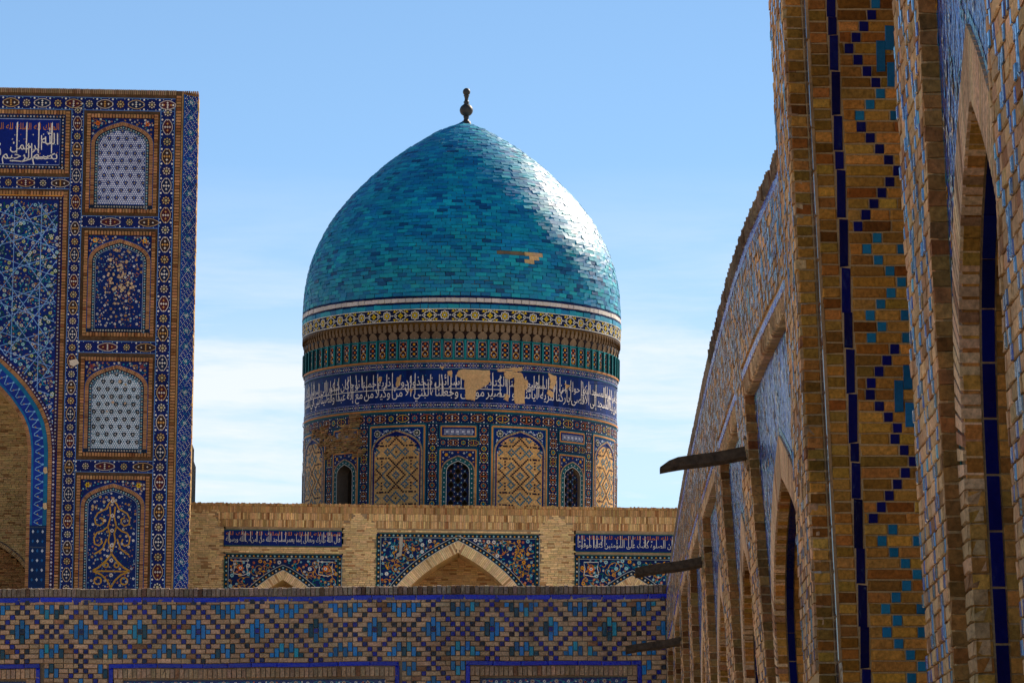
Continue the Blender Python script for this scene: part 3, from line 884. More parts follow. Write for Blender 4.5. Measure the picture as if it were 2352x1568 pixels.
# ================================================================ ornament vocabulary
def strip_bg(o, x0, y0, x1, y1, w, col, k, seg):
    L_ = math.hypot(x1-x0, y1-y0); ex, ey = (x1-x0)/L_, (y1-y0)/L_; fx, fy = -ey, ex
    n = max(1, int(L_/seg))
    for i in range(n):
        a, b = L_*i/n, L_*(i+1)/n
        o.poly([(x0+ex*a+fx*w/2, y0+ey*a+fy*w/2), (x0+ex*b+fx*w/2, y0+ey*b+fy*w/2), (x0+ex*b-fx*w/2, y0+ey*b-fy*w/2), (x0+ex*a-fx*w/2, y0+ey*a-fy*w/2)],
               jit(col, 0.12), k)
def line(o, x0, y0, x1, y1, w, col, k, seg=14):
    strip_bg(o, x0, y0, x1, y1, w, col, k, seg)
def floral_strip(o, x0, y0, x1, y1, w, period, bg, pal, seg=14, edge=True, dots=True):
    """running band: rosettes and long medallions by turns, dots between"""
    L_ = math.hypot(x1-x0, y1-y0); ex, ey = (x1-x0)/L_, (y1-y0)/L_; fx, fy = -ey, ex
    q = lambda a, b: (x0+ex*a+fx*b, y0+ey*a+fy*b)
    strip_bg(o, x0, y0, x1, y1, w, bg, 0, seg)
    if edge:
        for s in (-1, 1):
            line(o, *q(0, s*w*0.47), *q(L_, s*w*0.47), w*0.05, pal['edge'], 1, seg)
    n = max(1, round(L_/period)); p = L_/n
    for i in range(n):
        a = p*(i+0.25); c = q(a, 0)
        ro = w*0.30
        oc = pal['line'][i % len(pal['line'])]
        pts = []
        for j in range(16):
            an = 6.2832*j/16; rr = ro*(1.0+0.12*math.cos(8*an))
            pts.append(q(a+rr*math.cos(an), rr*math.sin(an)))
        o.fan(c, pts, pal['fill'][i % len(pal['fill'])], 1)
        for j in range(8):
            an = 6.2832*j/8; u, v = q(a+ro*0.72*math.cos(an), ro*0.72*math.sin(an))
            o.disc(u, v, w*0.062, oc, 2, 5)
        o.disc(c[0], c[1], w*0.10, pal['cen'], 3, 7)
        # long medallion
        a2 = p*(i+0.75); hl = p*0.23; hw = w*0.33
        pts = [q(a2+hl*math.cos(t)*(1.0 if abs(math.cos(t)) < 0.9 else 1.15), hw*math.sin(t)) for t in [6.2832*j/18 for j in range(18)]]
        o.fan(q(a2, 0), pts, pal['fill2'][i % len(pal['fill2'])], 1)
        o.stroke(pts, w*0.045, oc, 2, True)
        for da, db in ((0, 0), (hl*0.5, 0), (-hl*0.5, 0), (0, hw*0.5), (0, -hw*0.5)):
            u, v = q(a2+da, db); o.star(u, v, w*0.095, w*0.045, 4, pal['dot'][(i+int(da != 0)) % len(pal['dot'])], 3)
        if dots:
            for da in (0.0, 0.5):
                for db in (-0.36, 0.36):
                    u, v = q(p*(i+da), db*w); o.disc(u, v, w*0.07, WHITE, 2, 6)
                u, v = q(p*(i+da), 0); o.disc(u, v, w*0.06, pal['dot'][0], 2, 6)
            for da in (0.12, 0.38, 0.62, 0.88):
                for db in (-0.40, 0.40):
                    u, v = q(p*(i+da), db*w); o.disc(u, v, w*0.035, PALE if RNG.random() < 0.5 else pal['dot'][-1], 2, 5)
def floral_fill(o, inside, bb, n, rs, pal, rng, scrolls=0.35, lw=1.0):
    """flowers on curling stems, spread evenly over a field"""
    pts = []
    tries = 0
    while len(pts) < n and tries < n*30:
        tries += 1
        u = rng.uniform(bb[0], bb[2]); v = rng.uniform(bb[1], bb[3])
        if not inside(u, v): continue
        r = rng.choice(rs)
        if any((u-a)**2+(v-b)**2 < (r+c)**2*1.25 for a, b, c in pts): continue
        pts.append((u, v, r))
        if rng.random() < scrolls:
            ph = rng.uniform(0, 6.28); sg = rng.choice((-1, 1)); l = []
            for i in range(12):
                an = ph+sg*i*0.42; rad = r*(1.2+0.26*i)
                x, y = u+rad*math.cos(an), v+rad*math.sin(an)
                if not inside(x, y): break
                l.append((x, y))
            if len(l) > 2: o.stroke(l, lw, rng.choice(pal['stem']), 1)
        if r == max(rs): o.flower(u, v, r, rng.choice(pal['big']), rng.choice(pal['cen']), 4, 8)
        else:
            k = rng.random()
            if k < 0.62: o.flower(u, v, r, rng.choice(pal['small']), rng.choice(pal['cen']), 3, 6)
            else: o.leaf(u-r, v, r*2.4, r*1.1, rng.uniform(0, 6.28), rng.choice(pal['leaf']), 2)
    return pts
def rowlock(lst, x0, y0, x1, y1, w, pitch, col, fn, n0=-0.05, n1=0.03):
    """bricks set across a line, in canvas units; fn turns a canvas box into a brick record"""
    L_ = math.hypot(x1-x0, y1-y0); n = max(1, int(L_/pitch)); p = L_/n
    hor = abs(x1-x0) > abs(y1-y0)
    for i in range(n):
        if hor:
            a = min(x0, x1)+p*i; lst.append(fn(a+p*0.13, y0-w/2, a+p*0.87, y0+w/2, n0, n1+RNG.uniform(-0.006, 0.006), brick_col(col, 0.2)))
        else:
            a = min(y0, y1)+p*i; lst.append(fn(x0-w/2, a+p*0.13, x0+w/2, a+p*0.87, n0, n1+RNG.uniform(-0.006, 0.006), brick_col(col, 0.2)))
def offset(pts, d):
    out = []
    for i in range(len(pts)):
        a = pts[max(0, i-1)]; b = pts[min(len(pts)-1, i+1)]
        dx, dy = b[0]-a[0], b[1]-a[1]; L_ = math.hypot(dx, dy) or 1
        out.append((pts[i][0]+dy/L_*d, pts[i][1]-dx/L_*d))
    return out
def ring_bricks(o, pts, d0, d1, pitch, col, k):
    """bricks across a curved line"""
    c = resample(pts, pitch); A = offset(c, d0); B = offset(c, d1)
    for i in range(len(c)-1):
        g = 0.1
        f = lambda p, q: (p[0]+(q[0]-p[0])*g, p[1]+(q[1]-p[1])*g)
        o.poly([f(A[i], A[i+1]), f(A[i+1], A[i]), f(B[i+1], B[i]), f(B[i], B[i+1])], brick_col(col, 0.18), k)
def band_poly(o, pts, d0, d1, col, k, ja=0.1):
    A = offset(pts, d0); B = offset(pts, d1)
    for i in range(len(pts)-1):
        o.poly([A[i], A[i+1], B[i+1], B[i]], jit(col, ja), k)

# ================================================================ the domed tower
R_PX = 359.0
AX_Y = 180.0
DF = Frame(1060.5, 745, AX_Y, roll=0.011)
PXM = (AX_Y/ray(1060, 745).y)/F
RD = R_PX*PXM
def C(th, r, h):
    return DF.O+DF.S*(r*math.sin(th))+DF.N*(r*math.cos(th))+DF.H*h
def hv(v):                                    # height of a ring whose nearest point is seen at picture height v
    d = ray(1060.5, v); t = (AX_Y-RD)/d.y
    return CAM.z+d.z*t-DF.O.z
def hc(v): return P(1060.5, v, AX_Y).z-DF.O.z
tb = DF.O-DF.H*(DF.O.z/DF.H.z); tower_base = tuple(tb)
tower = thing('domed_tower', 'round tiled tower with a turquoise dome rising behind the brick facade', 'tower', tower_base)
def cyl(r_off=0.0):                           # canvas on the drum: u = arc, v = front picture height, both in picture units
    return lambda u, v, k: C(u/R_PX, RD+r_off*PXM+0.004*k, hv(v))
CIRC = 2*math.pi*R_PX

def lathe(prof, name, m, parent, seg=128, col=(1, 1, 1), center=None, smooth=True):
    mb = MB()
    for r, h in prof:
        for i in range(seg):
            p = C(2*math.pi*i/seg, r, h)
            if center is not None: p = p+center
            mb.v.append(tuple(p))
    for j in range(len(prof)-1):
        for i in range(seg):
            a = j*seg+i; b = j*seg+(i+1) % seg
            mb.f.append((a, b, b+seg, a+seg)); mb.c.append(col)
    return mb.build(name, m, parent, tower_base, smooth=smooth)

# --- dome
prof_px = [(758, 365.5), (744, 365.1), (716, 364.2), (689, 362.6), (665, 360.2), (648, 357), (632, 353.6), (615, 349.2), (598, 343.8), (580.6, 337.0), (551, 322.5), (530, 311.5), (511, 299.5), (495, 288), (478, 274.5),
           (458, 257.5), (438, 238), (415, 214), (392, 190), (371, 163.5), (350, 135), (327, 99), (308, 68), (296, 42), (288, 22), (281, 4)]
prof = [(hw*PXM, hc(y)) for y, hw in prof_px]
dome = lathe([(r-0.05, h) for r, h in prof[:-1]]+[(0.01, prof[-1][1])], 'dome_shell', M_MORTD, tower)
arcl = [0.0]
for (r0, h0), (r1, h1) in zip(prof, prof[1:]): arcl.append(arcl[-1]+math.hypot(r1-r0, h1-h0))
PR = np.array([p[0] for p in prof]); PH = np.array([p[1] for p in prof]); AL = np.array(arcl)
def DM(s, a, n):                              # s: arc at 6 m radius, a: length up the profile, n: out of the surface
    th = s/6.0
    r = float(np.interp(a, AL, PR)); h = float(np.interp(a, AL, PH))
    r2 = float(np.interp(a+0.15, AL, PR)); h2 = float(np.interp(a+0.15, AL, PH)); r1 = float(np.interp(a-0.15, AL, PR)); h1 = float(np.interp(a-0.15, AL, PH))
    d = math.hypot(r2-r1, h2-h1) or 1
    return C(th, r+n*(h2-h1)/d, h-n*(r2-r1)/d)
turq = []; white = []; dark = []; holes = []
def tile_color(f):
    k = RNG.random()
    c = lin((2, 140, 174)) if k < 0.44 else lin((0, 122, 170)) if k < 0.70 else lin((10, 160, 182)) if k < 0.87 else lin((0, 104, 154)) if k < 0.96 else lin((0, 80, 126))
    return jit(c, 0.12)
a = 0.0
rows = [('t', 0.185), ('d', 0.070), ('w', 0.160), ('d', 0.075)]
def hole(px, py):
    return (1130 < px < 1197 and 574.5 < py < 583) or (1210 < px < 1230 and 579 < py < 602) or (1228 <= px < 1243 and 582 < py < 595)
ri = 0
while a < AL[-1]-0.10:
    kind, hh = rows[ri] if ri < 4 else ('t', 0.147)
    r = float(np.interp(a+hh/2, AL, PR))
    ln = 0.29 if kind == 'w' else (0.45 if kind == 'd' else 0.37)
    n = max(5, int(round(2*math.pi*r/ln)))
    ph = (ri % 2)*0.5+RNG.uniform(-0.12, 0.12)
    cut = [2*math.pi*6.0*(i+ph+RNG.uniform(-0.14, 0.14))/n for i in range(n)]
    for i in range(n):
        s0_ = cut[i]; s1_ = cut[(i+1) % n]
        if s1_ < s0_: s1_ += 2*math.pi*6.0
        g = 0.006*6.0/max(r, 0.3)
        it = (s0_+g, s1_-g, a+0.006, a+hh-0.004, -0.07, 0.006+RNG.uniform(-0.009, 0.014))
        if kind == 't':
            p = proj(DM((s0_+s1_)/2, a+hh/2, 0)); th = ((s0_+s1_)/2/6.0) % (2*math.pi)
            front = math.cos(th) > 0
            if front and p and hole(*p): holes.append((it[0]-0.02, it[1]+0.02, it[2]-0.01, it[3]+0.01, -0.11, -0.06 if p[0] < 1200 else 0.006, brick_col((0.10, 0.05, 0.025) if p[0] < 1200 else PLAST, 0.2))); continue
            turq.append((*it, tile_color(a)))
        elif kind == 'w': white.append((*it, jit(lin((206, 200, 194)), 0.08)))
        else: dark.append((*it, jit(lin((18, 22, 78)), 0.25)))
    a += hh; ri += 1
pieces(dome, tower_base, 'turquoise_tile', turq, DM, M_DA, M_DO, 'dome_tiling', 300, 0.016)
pieces(dome, tower_base, 'white_tile', white, DM, M_DA, M_DO, 'white_tiling', 70, 0.006)
pieces(dome, tower_base, 'dark_tile', dark, DM, M_FA, M_FO, 'dark_tiling', 60, 0.006)
pieces(dome, tower_base, 'exposed_brick', holes, DM, M_FBA, M_FBO, 'exposed_brickwork', 40, 0.01)

# --- finial
fo = DF.S*(4.5*PXM)
def fin(plist): return [(r*PXM, hc(y)) for y, r in plist]
finial = lathe(fin([(286, 12), (281, 10.5), (279, 9.5), (277.5, 6.5), (272, 5.2), (269.5, 7.2), (267.5, 6.0), (266, 5)]), 'finial', M_METAL, tower, 24, center=fo)
def ball(cy, rx, ry): return fin([(cy+ry*math.cos(math.pi*i/16), max(0.3, rx*math.sin(math.pi*i/16))) for i in range(17)])
lathe(ball(253.5, 15.4, 14.4), 'ball', M_METAL, finial, 28, center=fo)
lathe(fin([(242, 4), (240, 7), (238, 5.0), (235, 7.2), (233, 5.0), (228, 4.0), (222, 5.4), (220, 7), (218, 5)]), 'rod', M_METAL, finial, 20, center=fo)
lathe(ball(211.5, 8.7, 8.9), 'ball', M_METAL, finial, 24, center=fo)

# --- drum core and bands
def ringband(name, v0, v1, r0, r1, col, m=M_FA, seg=160):
    mb = MB()
    for v, r in ((v0, r0), (v1, r1)):
        for i in range(seg): mb.v.append(tuple(C(2*math.pi*i/seg, r*PXM, hv(v))))
    for i in range(seg):
        mb.f.append((i, (i+1) % seg, seg+(i+1) % seg, seg+i)); mb.c.append(jit(col, 0.08))
    return mb
def copies(mesh_obj, n, parent, skip_first=True, start=0.0):
    """turn a piece round the tower's axis; the copies share its mesh"""
    for i in range(1, n):
        o = mesh_obj.copy(); COL.objects.link(o); o.parent = parent
        o.matrix_basis = Matrix.Rotation(2*math.pi*i/n, 4, DF.H)
core = lathe([(RD-0.62, hv(1330)), (RD-0.62, hv(1046)), (RD-0.02, hv(1045)), (RD-0.02, hv(940)), (RD-0.04, hv(846)), (RD-0.02, hv(826)), (357*PXM, hv(781)), (357.5*PXM, hv(779)), (364*PXM, hv(742)), (364.5*PXM, hv(708))], 'drum_core', M_MORTD, tower)

# floral band under the dome
fb = ringband('floral_band', 740, 708.5, 364.5, 365.5, lin((20, 22, 66)))
def fbm(u, v, k): return C(u/R_PX, (364.6+(740-v)/31.5*1.0)*PXM+0.004*k, hv(v))
for v, cc, w in ((710, WHITE, 1.5), (737.5, WHITE, 1.6)):
    o = Orn(fbm); line(o, 0, v, CIRC, v, w, cc, 2, 12); fb.add(o.v, o.f, cc)
fbo = fb.build('floral_band', M_FA, tower, tower_base)
NM = 34; pm = CIRC/NM
def medallion():
    o = Orn(fbm); vc = 724
    pts = [(-17, 0), (-12, -3.5), (-8, -8), (-3.5, -8.2), (-3.8, -10.5), (0, -12.5), (3.8, -10.5), (3.5, -8.2), (8, -8), (12, -3.5), (17, 0)]
    pts = pts+[(-x, -y) for x, y in pts[1:-1]]
    o.fan((0, vc), [(x, vc+y) for x, y in pts], lin((14, 20, 50)), 2)
    o.stroke([(x, vc+y) for x, y in pts], 1.7, WHITE, 3, True)
    for i in range(4):
        an = math.pi/2*i; o.disc(3.6*math.cos(an), vc+3.6*math.sin(an), 2.7, YELL, 3, 6)
    for s in (-1, 1):
        o.star(s*10.5, vc, 2.8, 1.4, 3, WHITE, 3); o.leaf(s*4.5, vc, s*4.5, 1.2, 0, TURQ, 2)
        o.star(0, vc+s*8.6, 2.0, 1.0, 4, WHITE, 3)
    for sx in (-1, 1):
        for sy in (-1, 1):
            o.star(sx*14.5, vc+sy*9.5, 4.4, 2.0, 3, YELL, 2, sy*1.57); o.disc(sx*9, vc+sy*11.3, 1.7, YELL, 2, 5)
    return o
def rosette():
    o = Orn(fbm); vc = 724; u0 = pm/2
    pts = [(u0+(9.0+1.3*math.cos(8*t))*math.cos(t), vc+(9.0+1.3*math.cos(8*t))*math.sin(t)) for t in [6.2832*i/32 for i in range(32)]]
    o.fan((u0, vc), pts, lin((20, 22, 66)), 2); o.stroke(pts, 1.7, WHITE, 3, True)
    for i in range(8):
        t = 6.2832*i/8+0.39; o.disc(u0+5.0*math.cos(t), vc+5.0*math.sin(t), 2.1, YELL, 3, 6)
    o.disc(u0, vc, 3.0, TEAL, 4, 8); o.disc(u0, vc, 1.9, WHITE, 5, 8)
    for s in (-1, 1): o.disc(u0+s*13, vc, 1.6, WHITE, 3, 6)
    return o
mo = medallion().build('medallion', M_FA, fbo, tower_base); copies(mo, NM, fbo)
mo = rosette().build('rosette', M_FA, fbo, tower_base); copies(mo, NM, fbo)

# honeycomb cornice
NP = 88; pp = CIRC/NP
def cornice_cell():
    mb = MB(); nu, nv = 18, 16; g = []
    for j in range(nv+1):
        v = 779.5-(779.5-740.5)*j/nv
        row = []
        for i in range(nu+1):
            u = -pp/2+pp*i/nu
            w = abs(u)/(pp/2)
            if v > 760:
                va = 761+w*w*13
                d = (-1.5+3.5*w*w) if v > va else 3.6
                d *= 1
            else:
                w2 = abs(abs(u)-pp/4)/(pp/4)
                va = 744+w2*w2*11
                d = (2.2+3.4*w2*w2) if v > va else 7.6
            row.append(tuple(C(u/R_PX, (357.5+d)*PXM, hv(v))))
        g.append(row)
    for row in g: mb.v.extend(row)
    for j in range(nv):
        for i in range(nu):
            v = 779.5-39.0*(j+0.5)/nv; u = -pp/2+pp*(i+0.5)/nu; w = abs(u)/(pp/2)
            if v > 760:
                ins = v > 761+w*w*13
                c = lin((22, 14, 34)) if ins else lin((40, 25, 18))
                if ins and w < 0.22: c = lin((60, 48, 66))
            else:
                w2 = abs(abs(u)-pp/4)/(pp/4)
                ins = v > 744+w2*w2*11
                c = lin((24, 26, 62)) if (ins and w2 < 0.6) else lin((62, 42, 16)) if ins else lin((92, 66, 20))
            a = j*(nu+1)+i
            mb.f.append((a, a+1, a+nu+2, a+nu+1)); mb.c.append(jit(c, 0.15))
    o = Orn(lambda u, v, k: C(u/R_PX, (357.2+(0.2 if v > 760 else 3.0))*PXM+0.004*k, hv(v)))
    o.star(0, 770, 3.0, 1.3, 3, lin((225, 205, 190)), 3, 1.57); o.star(0, 776, 2.2, 0.8, 2, lin((190, 165, 150)), 3, 1.57)
    for s in (-1, 1): o.disc(s*pp/4, 754, 1.2, lin((170, 190, 200)), 3, 5)
    mb.add(o.v, o.f, WHITE)
    for k in range(len(o.f)): mb.c[-1-k] = o.c[-1-k]
    return mb
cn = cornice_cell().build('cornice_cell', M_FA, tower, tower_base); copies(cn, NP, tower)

# band of upright panels
pbk = ringband('panel_band', 827, 779, 358, 358, lin((22, 112, 120)))
pbo = pbk.build('panel_band', M_FA, tower, tower_base)
def tile_panel(kind, off):
    o = Orn(lambda u, v, k: C((u+off)/R_PX, 358*PXM+0.012*k, hv(v)))
    hw = 8.6; v0, v1 = 783.5, 820.5
    for s in (-1, 1):
        o.m = lambda u, v, k: C((u+off)/R_PX, 358*PXM+0.05*k, hv(v))
        o.rect(s*(pp/2-1.8), 779.5, s*(pp/2), 826, lin((28, 132, 140)), 2)
        for kk in (0, 2): pass
        o.add([tuple(C((s*(pp/2-1.8)+off)/R_PX, 358*PXM+q, hv(v))) for q, v in ((0, 779.5), (0.1, 779.5), (0.1, 826), (0, 826))], [(0, 1, 2, 3)], lin((14, 74, 84)))
    o.m = lambda u, v, k: C((u+off)/R_PX, 358*PXM+0.006*k, hv(v))
    out = [(-hw, v1), (-hw, v0+5), (-hw*0.72, v0+1.4), (0, v0), (hw*0.72, v0+1.4), (hw, v0+5), (hw, v1)]
    o.fan((0, (v0+v1)/2), out, lin((46, 26, 52)) if kind else lin((26, 22, 58)), 1)
    o.stroke(out, 0.9, lin((190, 180, 190)), 2, True)
    for s in (-1, 1): o.star(s*hw*0.8, v0+0.6, 2.0, 0.9, 3, ORANGE, 2)
    if kind == 0:
        for v in (790, 801, 812): o.star(0, v, 3.8, 2.0, 6, GOLD if v != 801 else ORANGE, 3)
        for v in (795.5, 807, 817):
            for s in (-1, 1): o.star(s*5.4, v, 1.9, 1.0, 4, WHITE, 3); o.leaf(s*2, v, s*3.0, 1.4, 0.5, TURQ, 2)
    else:
        o.flower(0, 800, 3.6, WHITE, RUST, 4, 8); o.flower(0, 814, 2.5, WHITE, RUST, 4, 6); o.star(0, 789, 3.4, 1.5, 4, ORANGE, 3)
        for s in (-1, 1):
            o.stroke([(0, 804), (s*4, 807), (s*6.4, 812), (s*3.5, 817), (0, 819)], 1.7, GOLD, 2); o.leaf(s*6.2, 797, s*-4.0, 4.5, 0.9*s, ORANGE, 2)
            o.star(s*5.4, 793, 1.7, 0.9, 4, WHITE, 3); o.star(s*5.4, 808, 1.7, 0.9, 4, WHITE, 3)
    return o
for kind in (0, 1):
    po = tile_panel(kind, kind*pp).build('tile_panel', M_FA, pbo, tower_base); copies(po, NP//2, pbo)
ol = Orn(cyl(0.2)); line(ol, 0, 779.6, CIRC, 779.6, 1.6, lin((28, 128, 138)), 8, 12); line(ol, 0, 825, CIRC, 825, 3.0, lin((20, 96, 108)), 6, 12)
line(ol, 0, 829, CIRC, 829, 4.6, lin((176, 118, 62)), 10, 6); line(ol, 0, 941, CIRC, 941, 4.0, lin((186, 122, 60)), 10, 6)
line(ol, 0, 847.3, CIRC, 847.3, 2.0, lin((20, 84, 110)), 3, 12); line(ol, 0, 832.2, CIRC, 832.2, 1.6, lin((20, 96, 110)), 3, 12)
line(ol, 0, 937.5, CIRC, 937.5, 2.4, lin((20, 96, 110)), 3, 12); line(ol, 0, 944.5, CIRC, 944.5, 2.0, lin((20, 110, 124)), 3, 12)
ol.build('band_lines', M_FA, tower, tower_base)

def chain_band(vc, hh):
    o = Orn(cyl(-0.3))
    strip_bg(o, 0, vc, CIRC, vc, hh, lin((16, 26, 92)), 0, 12)
    for s in (-1, 1): line(o, 0, vc+s*hh*0.46, CIRC, vc+s*hh*0.46, 0.8, lin((150, 160, 210)), 1, 12)
    n = 72; p = CIRC/n
    for i in range(n):
        u = p*i
        o.diamond(u, vc, 3.6, hh*0.36, lin((26, 22, 50)), 2); o.stroke([(u-3.6, vc), (u, vc-hh*0.36), (u+3.6, vc), (u, vc+hh*0.36)], 0.8, lin((200, 190, 215)), 3, True)
        o.disc(u, vc, 1.4, lin((220, 190, 150)), 4, 6)
        for s in (-1, 1):
            o.stroke([(u+s*8, vc-hh*0.45), (u+s*4.2, vc), (u+s*8, vc+hh*0.45)], 0.8, lin((190, 185, 220)), 2)
            o.flower(u+s*10.2, vc, 2.3, lin((215, 215, 190)), NAVY, 3, 6)
        o.star(u+p/2, vc, 2.3, 1.0, 4, RNG.choice((WHITE, PALE, TURQ, ORANGE)), 3)
    return o
chain_band(839, 12.5).build('chain_band', M_FA, tower, tower_base)
chain_band(929.5, 13).build('chain_band', M_FA, tower, tower_base)

# inscription
ib = Orn(cyl(-1.2))
nt = 150
for i in range(nt):
    for v0, v1 in ((848, 872), (872, 896), (896, 923)):
        ib.rect(CIRC*i/nt, v0, CIRC*(i+1)/nt, v1, jit(lin((8, 38, 104)) if RNG.random() < 0.8 else lin((20, 24, 80)), 0.2), 0)
    u = CIRC*i/nt
    if i % 3 == 0: ib.stroke([(u, 868), (u+4, 860), (u+9, 864), (u+6, 856)], 0.9, lin((20, 90, 130)), 1)
    if i % 4 == 1: ib.disc(u, 861, 1.2, TURQ, 1, 5)
ibo = ib.build('inscription_band', M_FA, tower, tower_base)
VERSE = ('\u0633\u0628\u062d\u0627\u0646 \u0627\u0644\u0630\u064a \u0623\u0633\u0631\u0649 \u0628\u0639\u0628\u062f\u0647 \u0644\u064a\u0644\u0627 \u0645\u0646 \u0627\u0644\u0645\u0633\u062c\u062f '
         '\u0627\u0644\u062d\u0631\u0627\u0645 \u0625\u0644\u0649 \u0627\u0644\u0645\u0633\u062c\u062f \u0627\u0644\u0623\u0642\u0635\u0649 \u0627\u0644\u0630\u064a \u0628\u0627\u0631\u0643\u0646\u0627 \u062d\u0648\u0644\u0647 '
         '\u0644\u0646\u0631\u064a\u0647 \u0645\u0646 \u0622\u064a\u0627\u062a\u0646\u0627 \u0625\u0646\u0647 \u0647\u0648 \u0627\u0644\u0633\u0645\u064a\u0639 \u0627\u0644\u0628\u0635\u064a\u0631 \u0648\u0622\u062a\u064a\u0646\u0627 '
         '\u0645\u0648\u0633\u0649 \u0627\u0644\u0643\u062a\u0627\u0628 \u0648\u062c\u0639\u0644\u0646\u0627\u0647 \u0647\u062f\u0649 \u0644\u0628\u0646\u064a \u0625\u0633\u0631\u0627\u0626\u064a\u0644 \u0623\u0644\u0627 '
         '\u062a\u062a\u062e\u0630\u0648\u0627 \u0645\u0646 \u062f\u0648\u0646\u064a \u0648\u0643\u064a\u0644\u0627 \u0630\u0631\u064a\u0629 \u0645\u0646 \u062d\u0645\u0644\u0646\u0627 \u0645\u0639 \u0646\u0648\u062d '
         '\u0625\u0646\u0647 \u0643\u0627\u0646 \u0639\u0628\u062f\u0627 \u0634\u0643\u0648\u0631\u0627 \u0648\u0642\u0636\u064a\u0646\u0627 \u0625\u0644\u0649 \u0628\u0646\u064a \u0625\u0633\u0631\u0627\u0626\u064a\u0644 \u0641\u064a '
         '\u0627\u0644\u0643\u062a\u0627\u0628 \u0644\u062a\u0641\u0633\u062f\u0646 \u0641\u064a \u0627\u0644\u0623\u0631\u0636 \u0645\u0631\u062a\u064a\u0646').split()
le = Orn(cyl(-1.2))
lo = VERSE[0::2]; up = VERSE[1::2]
INK = lin((232, 226, 218))
for (words, vb, em, tl) in ((lo, 909, 29, 2.35), (up, 884, 25, 1.75)):
    u = 585.0 if words is lo else 575.0
    # each tier is spread over the side of the drum that can be seen
    tot = 0; ms = []
    for wd in words:
        v, f = text_mesh(wd); xm = max(p[0] for p in v); ms.append((v, f, xm)); tot += xm+0.20
    sx = 1165.0/tot
    for v, f, xm in ms:
        pts = []
        for x_, y_ in v:
            if y_ > 0.44: y_ = 0.44+(y_-0.44)*tl
            pts.append(tuple(le.m(u-(xm-x_)*sx, vb-y_*em, 3)))
        le.add(pts, f, INK); u -= (xm+0.20)*sx
# the long stroke and the tall shafts that run through both tiers
line(le, -575, 892, 95, 892, 1.5, INK, 4, 10)
for u in np.arange(-560, 570, 15.5):
    u = float(u)+RNG.uniform(-5, 5)
    if RNG.random() < 0.72:
        v1 = RNG.choice((889, 905)); v0 = 856+RNG.uniform(-2, 6); sl = RNG.choice((0, 0, 0, 5))
        le.poly([(u-0.95-sl, v0), (u+0.95-sl, v0-2), (u+0.8, v1), (u-0.8, v1)], INK, 3)
le.build('lettering', M_FA, ibo, tower_base, label='white Arabic lettering on dark blue')
def patch(poly, name='plaster_patch', col=PLAST, kk=0.030):
    """worn patch: rough outline, slightly proud plaster. poly in picture units"""
    uv = []
    for (xa, ya), (xb, yb) in zip(poly, poly[1:]+poly[:1]):
        for i in range(6):
            f = i/6
            x_, y_ = xa+(xb-xa)*f+RNG.uniform(-1.3, 1.3), ya+(yb-ya)*f+RNG.uniform(-1.3, 1.3)
            uv.append((math.asin(max(-1, min(1, (x_-1060.5)/R_PX)))*R_PX, y_))
    cu = sum(p[0] for p in uv)/len(uv); cv = sum(p[1] for p in uv)/len(uv)
    mb = MB(); n = len(uv)
    f0 = lambda u, v, q: tuple(C(u/R_PX, RD-1.0*PXM+q, hv(v)))
    rings = []
    for s_, q in ((1.0, 0.0), (0.97, kk), (0.6, kk+0.01), (0.25, kk-0.004)):
        rings.append([f0(cu+(u-cu)*s_, cv+(v-cv)*s_, q+RNG.uniform(-0.003, 0.003)) for u, v in uv])
    for rg in rings: mb.v.extend(rg)
    mb.v.append(f0(cu, cv, kk))
    for j in range(3):
        for i in range(n):
            mb.f.append((j*n+i, j*n+(i+1) % n, (j+1)*n+(i+1) % n, (j+1)*n+i)); mb.c.append(jit(col, 0.06))
    for i in range(n): mb.f.append((3*n+i, 3*n+(i+1) % n, 4*n)); mb.c.append(jit(col, 0.06))
    mb.build(name, M_FBA, ibo, tower_base)
for q in ([(1072, 846), (1128, 848), (1131, 874), (1112, 890), (1098, 896), (1096, 919), (1075, 917), (1072, 872), (1054, 862), (1058, 850)],
          [(1184, 850), (1200, 850), (1207, 866), (1206, 922), (1184, 922), (1182, 880)],
          [(1160, 852), (1185, 850), (1184, 862), (1172, 868), (1162, 864)], [(1140, 846), (1200, 838), (1202, 848), (1150, 852)],
          [(1207, 864), (1214, 870), (1212, 888), (1206, 890)], [(1258, 846), (1278, 852), (1276, 868), (1268, 884), (1262, 880), (1264, 864)],
          [(1258, 884), (1272, 890), (1268, 902), (1256, 896)], [(1297, 868), (1308, 870), (1300, 878)], [(922, 866), (932, 858), (928, 884), (920, 886)], [(880, 862), (888, 862), (886, 872), (880, 871)],
          [(948, 894), (958, 892), (955, 902)], [(1164, 900), (1172, 904), (1170, 918), (1160, 914)], [(1034, 852), (1044, 850), (1046, 866), (1036, 862)], [(1016, 842), (1026, 842), (1024, 850)]):
    patch(q)

